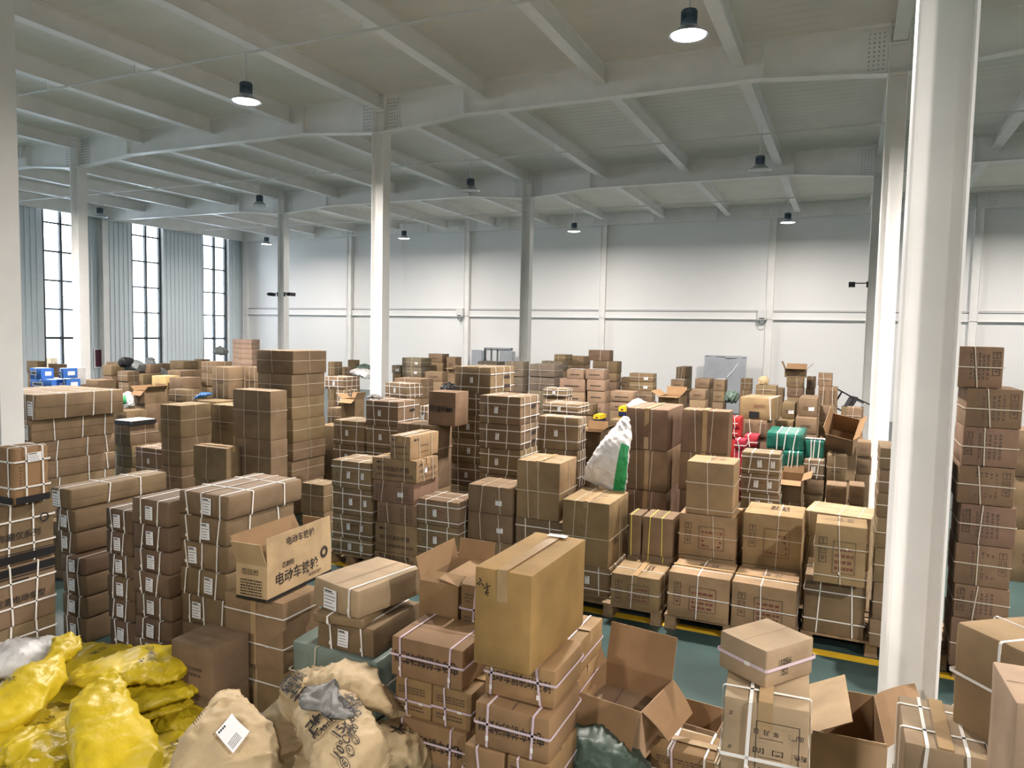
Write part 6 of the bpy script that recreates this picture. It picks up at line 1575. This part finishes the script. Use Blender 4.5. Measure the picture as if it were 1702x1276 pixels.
sack('woven_sack','dark grey sack beside the round black bag','sack',[(-16.066, 12.4, 1.558, 0.3, 0.2), (-15.851, 12.4, 1.625, 0.36, 0.3), (-15.599, 12.4, 1.576, 0.3, 0.2)],'sack_grey',34,None,0.02)
sack('woven_sack','grey sack standing below the second window','sack',[(-16.683, 13.5, 1.781, 0.2, 0.14), (-16.663, 13.5, 1.655, 0.3, 0.2), (-16.666, 13.5, 1.497, 0.34, 0.22)],'sack_grey',35,None,0.02, side=(1, 0, 0))
sack('woven_sack','low grey-green sack under the second window','sack',[(-16.186, 12.9, 1.46, 0.3, 0.2), (-15.819, 12.9, 1.49, 0.4, 0.26), (-15.458, 12.9, 1.444, 0.3, 0.18)],'sack_grey',36,None,0.02)
sack('woven_sack','grey tied bag on cartons before the third window','sack',[(-17.222, 16.2, 1.888, 0.2, 0.14), (-17.028, 16.2, 1.894, 0.34, 0.3), (-16.787, 16.2, 1.865, 0.2, 0.16)],'sack_grey',37,None,0.02)
sack('woven_sack','white cloth sack heaped left of the middle column','sack',[(-10.101, 13.5, 1.669, 0.3, 0.1), (-9.829, 13.4, 1.657, 0.4, 0.2), (-9.531, 13.3, 1.594, 0.3, 0.14)],'sack_white',38,None,0.02)
sack('woven_sack','dark green sack behind the white cloth sack','sack',[(-10.504, 14.2, 1.711, 0.3, 0.12), (-10.348, 14.2, 1.717, 0.4, 0.2), (-10.16, 14.2, 1.697, 0.3, 0.14)],'sack_green',39,None,0.02)
sack('plastic_bag','black plastic bag left of the centre strapped tower','bag',[(-6.345, 11.0, 1.585, 0.2, 0.12), (-6.251, 11.0, 1.631, 0.3, 0.22), (-6.12, 11.0, 1.596, 0.2, 0.14)],'black',40,None,0.02)
sack('woven_sack','white and green printed sack right of long-carton pile','sack',[(-14.117, 10.8, 1.13, 0.2, 0.1), (-13.896, 10.7, 1.033, 0.3, 0.14), (-13.844, 10.7, 0.881, 0.3, 0.14)],'sack_white',41,None,0.012, side=(1, 0, 0), stripe=('green_print', .2, .7, .55, .75))
sack('woven_sack','pale cloth lying over boxes behind left twin stack','sack',[(-2.596, 9.3, 1.68, 0.14, 0.03), (-2.48, 9.4, 1.726, 0.3, 0.09), (-2.36, 9.5, 1.694, 0.14, 0.04)],'sack_white',42,None,0.015)
sack('woven_sack','dark green sack heap before the grey wall board','sack',[(-1.614, 11.0, 1.697, 0.2, 0.1), (-1.531, 11.0, 1.746, 0.3, 0.2), (-1.445, 11.0, 1.716, 0.2, 0.12)],'sack_green',43,None,0.02)
sack('woven_sack','round kraft roll on far right pile','sack',[(-1.283, 12.2, 1.906, 0.14, 0.1), (-1.22, 12.2, 1.928, 0.2, 0.18), (-1.147, 12.2, 1.913, 0.14, 0.1)],'sack_kraft',44,None,0.01)

tie_at = bpy.data.objects.get('plastic_bag.001')
if tie_at:
    mb = MB()
    for i in range(5): mb.tube([(-.10+i*.012, -.06, .10), (-.105+i*.016, -.09, .16), (-.11+i*.024, -.13, .15-.01*(i % 2))], .006, 'yellow_box', 6)
    mb.build('tie', tie_at)
# ---- pallets under the front row
def pallet(x0, x1, y0, y1, label):
    w_, d_ = x1-x0, y1-y0; t = thing('wooden_pallet', label, 'pallet', ((x0+x1)/2, (y0+y1)/2, 0), 0, 'wooden pallets under the front carton row')
    mb = MB(); n = 6
    for i in range(n): a = -d_/2+i*(d_/n); mb.box(-w_/2, w_/2, a, a+d_/n*.72, .108, .128, 'wood')
    mb.build('deck_boards', t)
    for x in (-w_/2+.05, 0, w_/2-.05):
        mb = MB(); mb.box(x-.05, x+.05, -d_/2, d_/2, 0, .016, 'wood'); mb.build('runner', t)
        for y in (-d_/2+.06, 0, d_/2-.06): mb = MB(); mb.box(x-.045, x+.045, y-.055, y+.055, .017, .107, 'wood'); mb.build('block', t)
for a in ((-5.22, -4.64, 6.5, 7.4, 'wooden pallet under the two-label strapped stack, leftmost'), (-4.63, -3.53, 6.5, 7.4, 'wooden pallet under the printed pallet stack'), (-3.51, -2.44, 6.6, 7.5, 'wooden pallet under the reddish-top stack'),
          (-2.42, -1.43, 6.42, 7.3, 'wooden pallet under leftmost front printed carton'), (-1.4, -.285, 6.42, 7.5, 'wooden pallet under middle and right front printed cartons'), (-.27, .82, 6.60, 7.5, 'wooden pallet under the grid-strapped worn carton by near pillar'), (.84, 1.9, 6.5, 7.4, 'wooden pallet under the tower at right edge')):
    pallet(*a)

# ---- cameras, junction boxes, board, cabinet, panel, chair
def cctv(x, y, z, s, label):
    t = thing('security_camera', label, 'camera', (x, y, z)); mb = MB(); mb.box(0, s*.30, -.012, .012, -.012, .012, 'black'); mb.box(-.02, .02, -.03, .03, -.10, .04, 'black'); mb.build('bracket', t)
    mb = MB(); mb.box(min(s*.26, s*.40), max(s*.26, s*.40), -.20, .08, -.09, .02, 'black'); mb.tube([(s*.33, -.20, -.035), (s*.33, -.26, -.035)], .045, 'black', 12); mb.build('camera_body', t, smooth=40)
cctv(-17.40, 19.36, 3.80, 1, 'black security camera on slim column left of centre'); cctv(-17.70, 19.36, 3.80, -.6, 'black security camera stub on left side of the slim left column'); cctv(.30, 19.36, 3.97, -1, 'black security camera on bracket left of right foreground columns')
for x, lab in ((-14.62, 'white junction box with looped cables on wall ledge, left of centre'), (-2.80, 'white junction box on wall ledge at the right')):
    t = thing('junction_box', lab, 'electrical box', (x, 26.56, 3.25)); mb = MB(); grid_box(mb, .30, .13, .36, .02, 1, 1, 1, 'cable_white', random.Random(1)); put_rect(mb, 'F', (.30, .13, .36), .2, .1, .8, .2, 'black'); mb.build('box_body', t)
    mb = MB(); mb.tube([(-.1, 0, .0), (-.08, -.02, -.1), (.02, -.03, -.16), (.12, -.02, -.08), (.16, 0, .05)], .012, 'black', 6); mb.build('cable', t, smooth=60)
t = thing('wrapped_board', 'tall grey plastic-wrapped board leaning on the far white wall', 'board', (-3.93, 26.2, 0), 0, rot=(R(-6), 0, 0))
mb = MB(); grid_box(mb, 1.42, .09, 2.0, .02, 8, 1, 8, 'grey_board', random.Random(4), .0, 0, .03); mb.build('board', t, smooth=40)
mb = MB(); mb.tube([(.45, -.06, 1.75), (.3, -.07, 1.5), (.1, -.07, 1.25)], .02, 'paper', 6); mb.tube([(-.68, -.05, 1.97), (0, -.06, 1.95), (.02, -.06, 1.9), (.68, -.05, 1.94)], .012, 'black', 6); mb.build('cord', t)
mb = MB(); mb.box(-13.75, -13.3, 26.0, 26.04, .4, 1.93, 'grey_board'); fr_ = 'frame_dark'
mb.box(-13.35, -12.1, 26.3, 26.34, 1.98, 2.04, 'grey_board'); mb.box(-12.16, -12.1, 26.3, 26.34, .4, 2.04, 'grey_board'); mb.box(-13.35, -13.28, 26.3, 26.34, .4, 2.0, fr_)
for x in (-13.05, -12.78): mb.box(x, x+.03, 26.3, 26.34, .4, 2.0, fr_)
mb.box(-13.28, -12.66, 26.35, 26.36, .4, 1.98, 'paper'); mb.box(-12.66, -12.16, 26.34, 26.35, .4, 1.98, 'grey_board'); mb.box(-13.75, -12.1, 26.36, 26.6, .4, 1.9, 'grey_board'); mb.box(-13.75, -12.1, 26.1, 26.6, 0, .4, 'grey_board')  # white sheet stands in for daylight behind the panes
tag(mb.build('metal_cabinet'), 'open grey metal cabinet with panes painted white for daylight at the far wall', 'cabinet')
t = thing('notice_panel', 'dark red framed panel on the ribbed left wall, right of second pillar', 'panel', (-26.66, 19.13, 1.0))
mb = MB(); mb.box(-.02, .0, -.05, .30, -.08, .70, 'paper'); mb.build('frame', t); mb = MB(); mb.box(.0, .01, .0, .25, -.02, .64, 'maroon'); mb.build('panel', t)
t = thing('chair', 'black chair tipped on its side on the far right pile', 'chair', (.05, 12.35, 1.62), 0, rot=(0, R(-62), R(20)))
mb = MB(); grid_box(mb, .28, .28, .04, .015, 1, 1, 1, 'black', random.Random(2)); mb.build('seat', t)
mb = MB()
for x in (-.13, .13): mb.tube([(x, .14, .0), (x, .17, .34)], .012, 'black', 6)
for z_ in (.16, .26, .34): mb.tube([(-.13, .165, z_), (.13, .165, z_)], .014, 'black', 6)
mb.build('backrest', t)
for x in (-.12, .12):
    for y in (-.12, .12): mb = MB(); mb.tube([(x, y, 0), (x*1.1, y*1.1, -.2)], .011, 'black', 6); mb.build('leg', t)
mb = MB(); mb.tube([(-17.55, 26.74, 3.6), (-17.56, 26.74, 6.7)], .012, 'steel_white', 6); struct(mb.build('trim_11'))
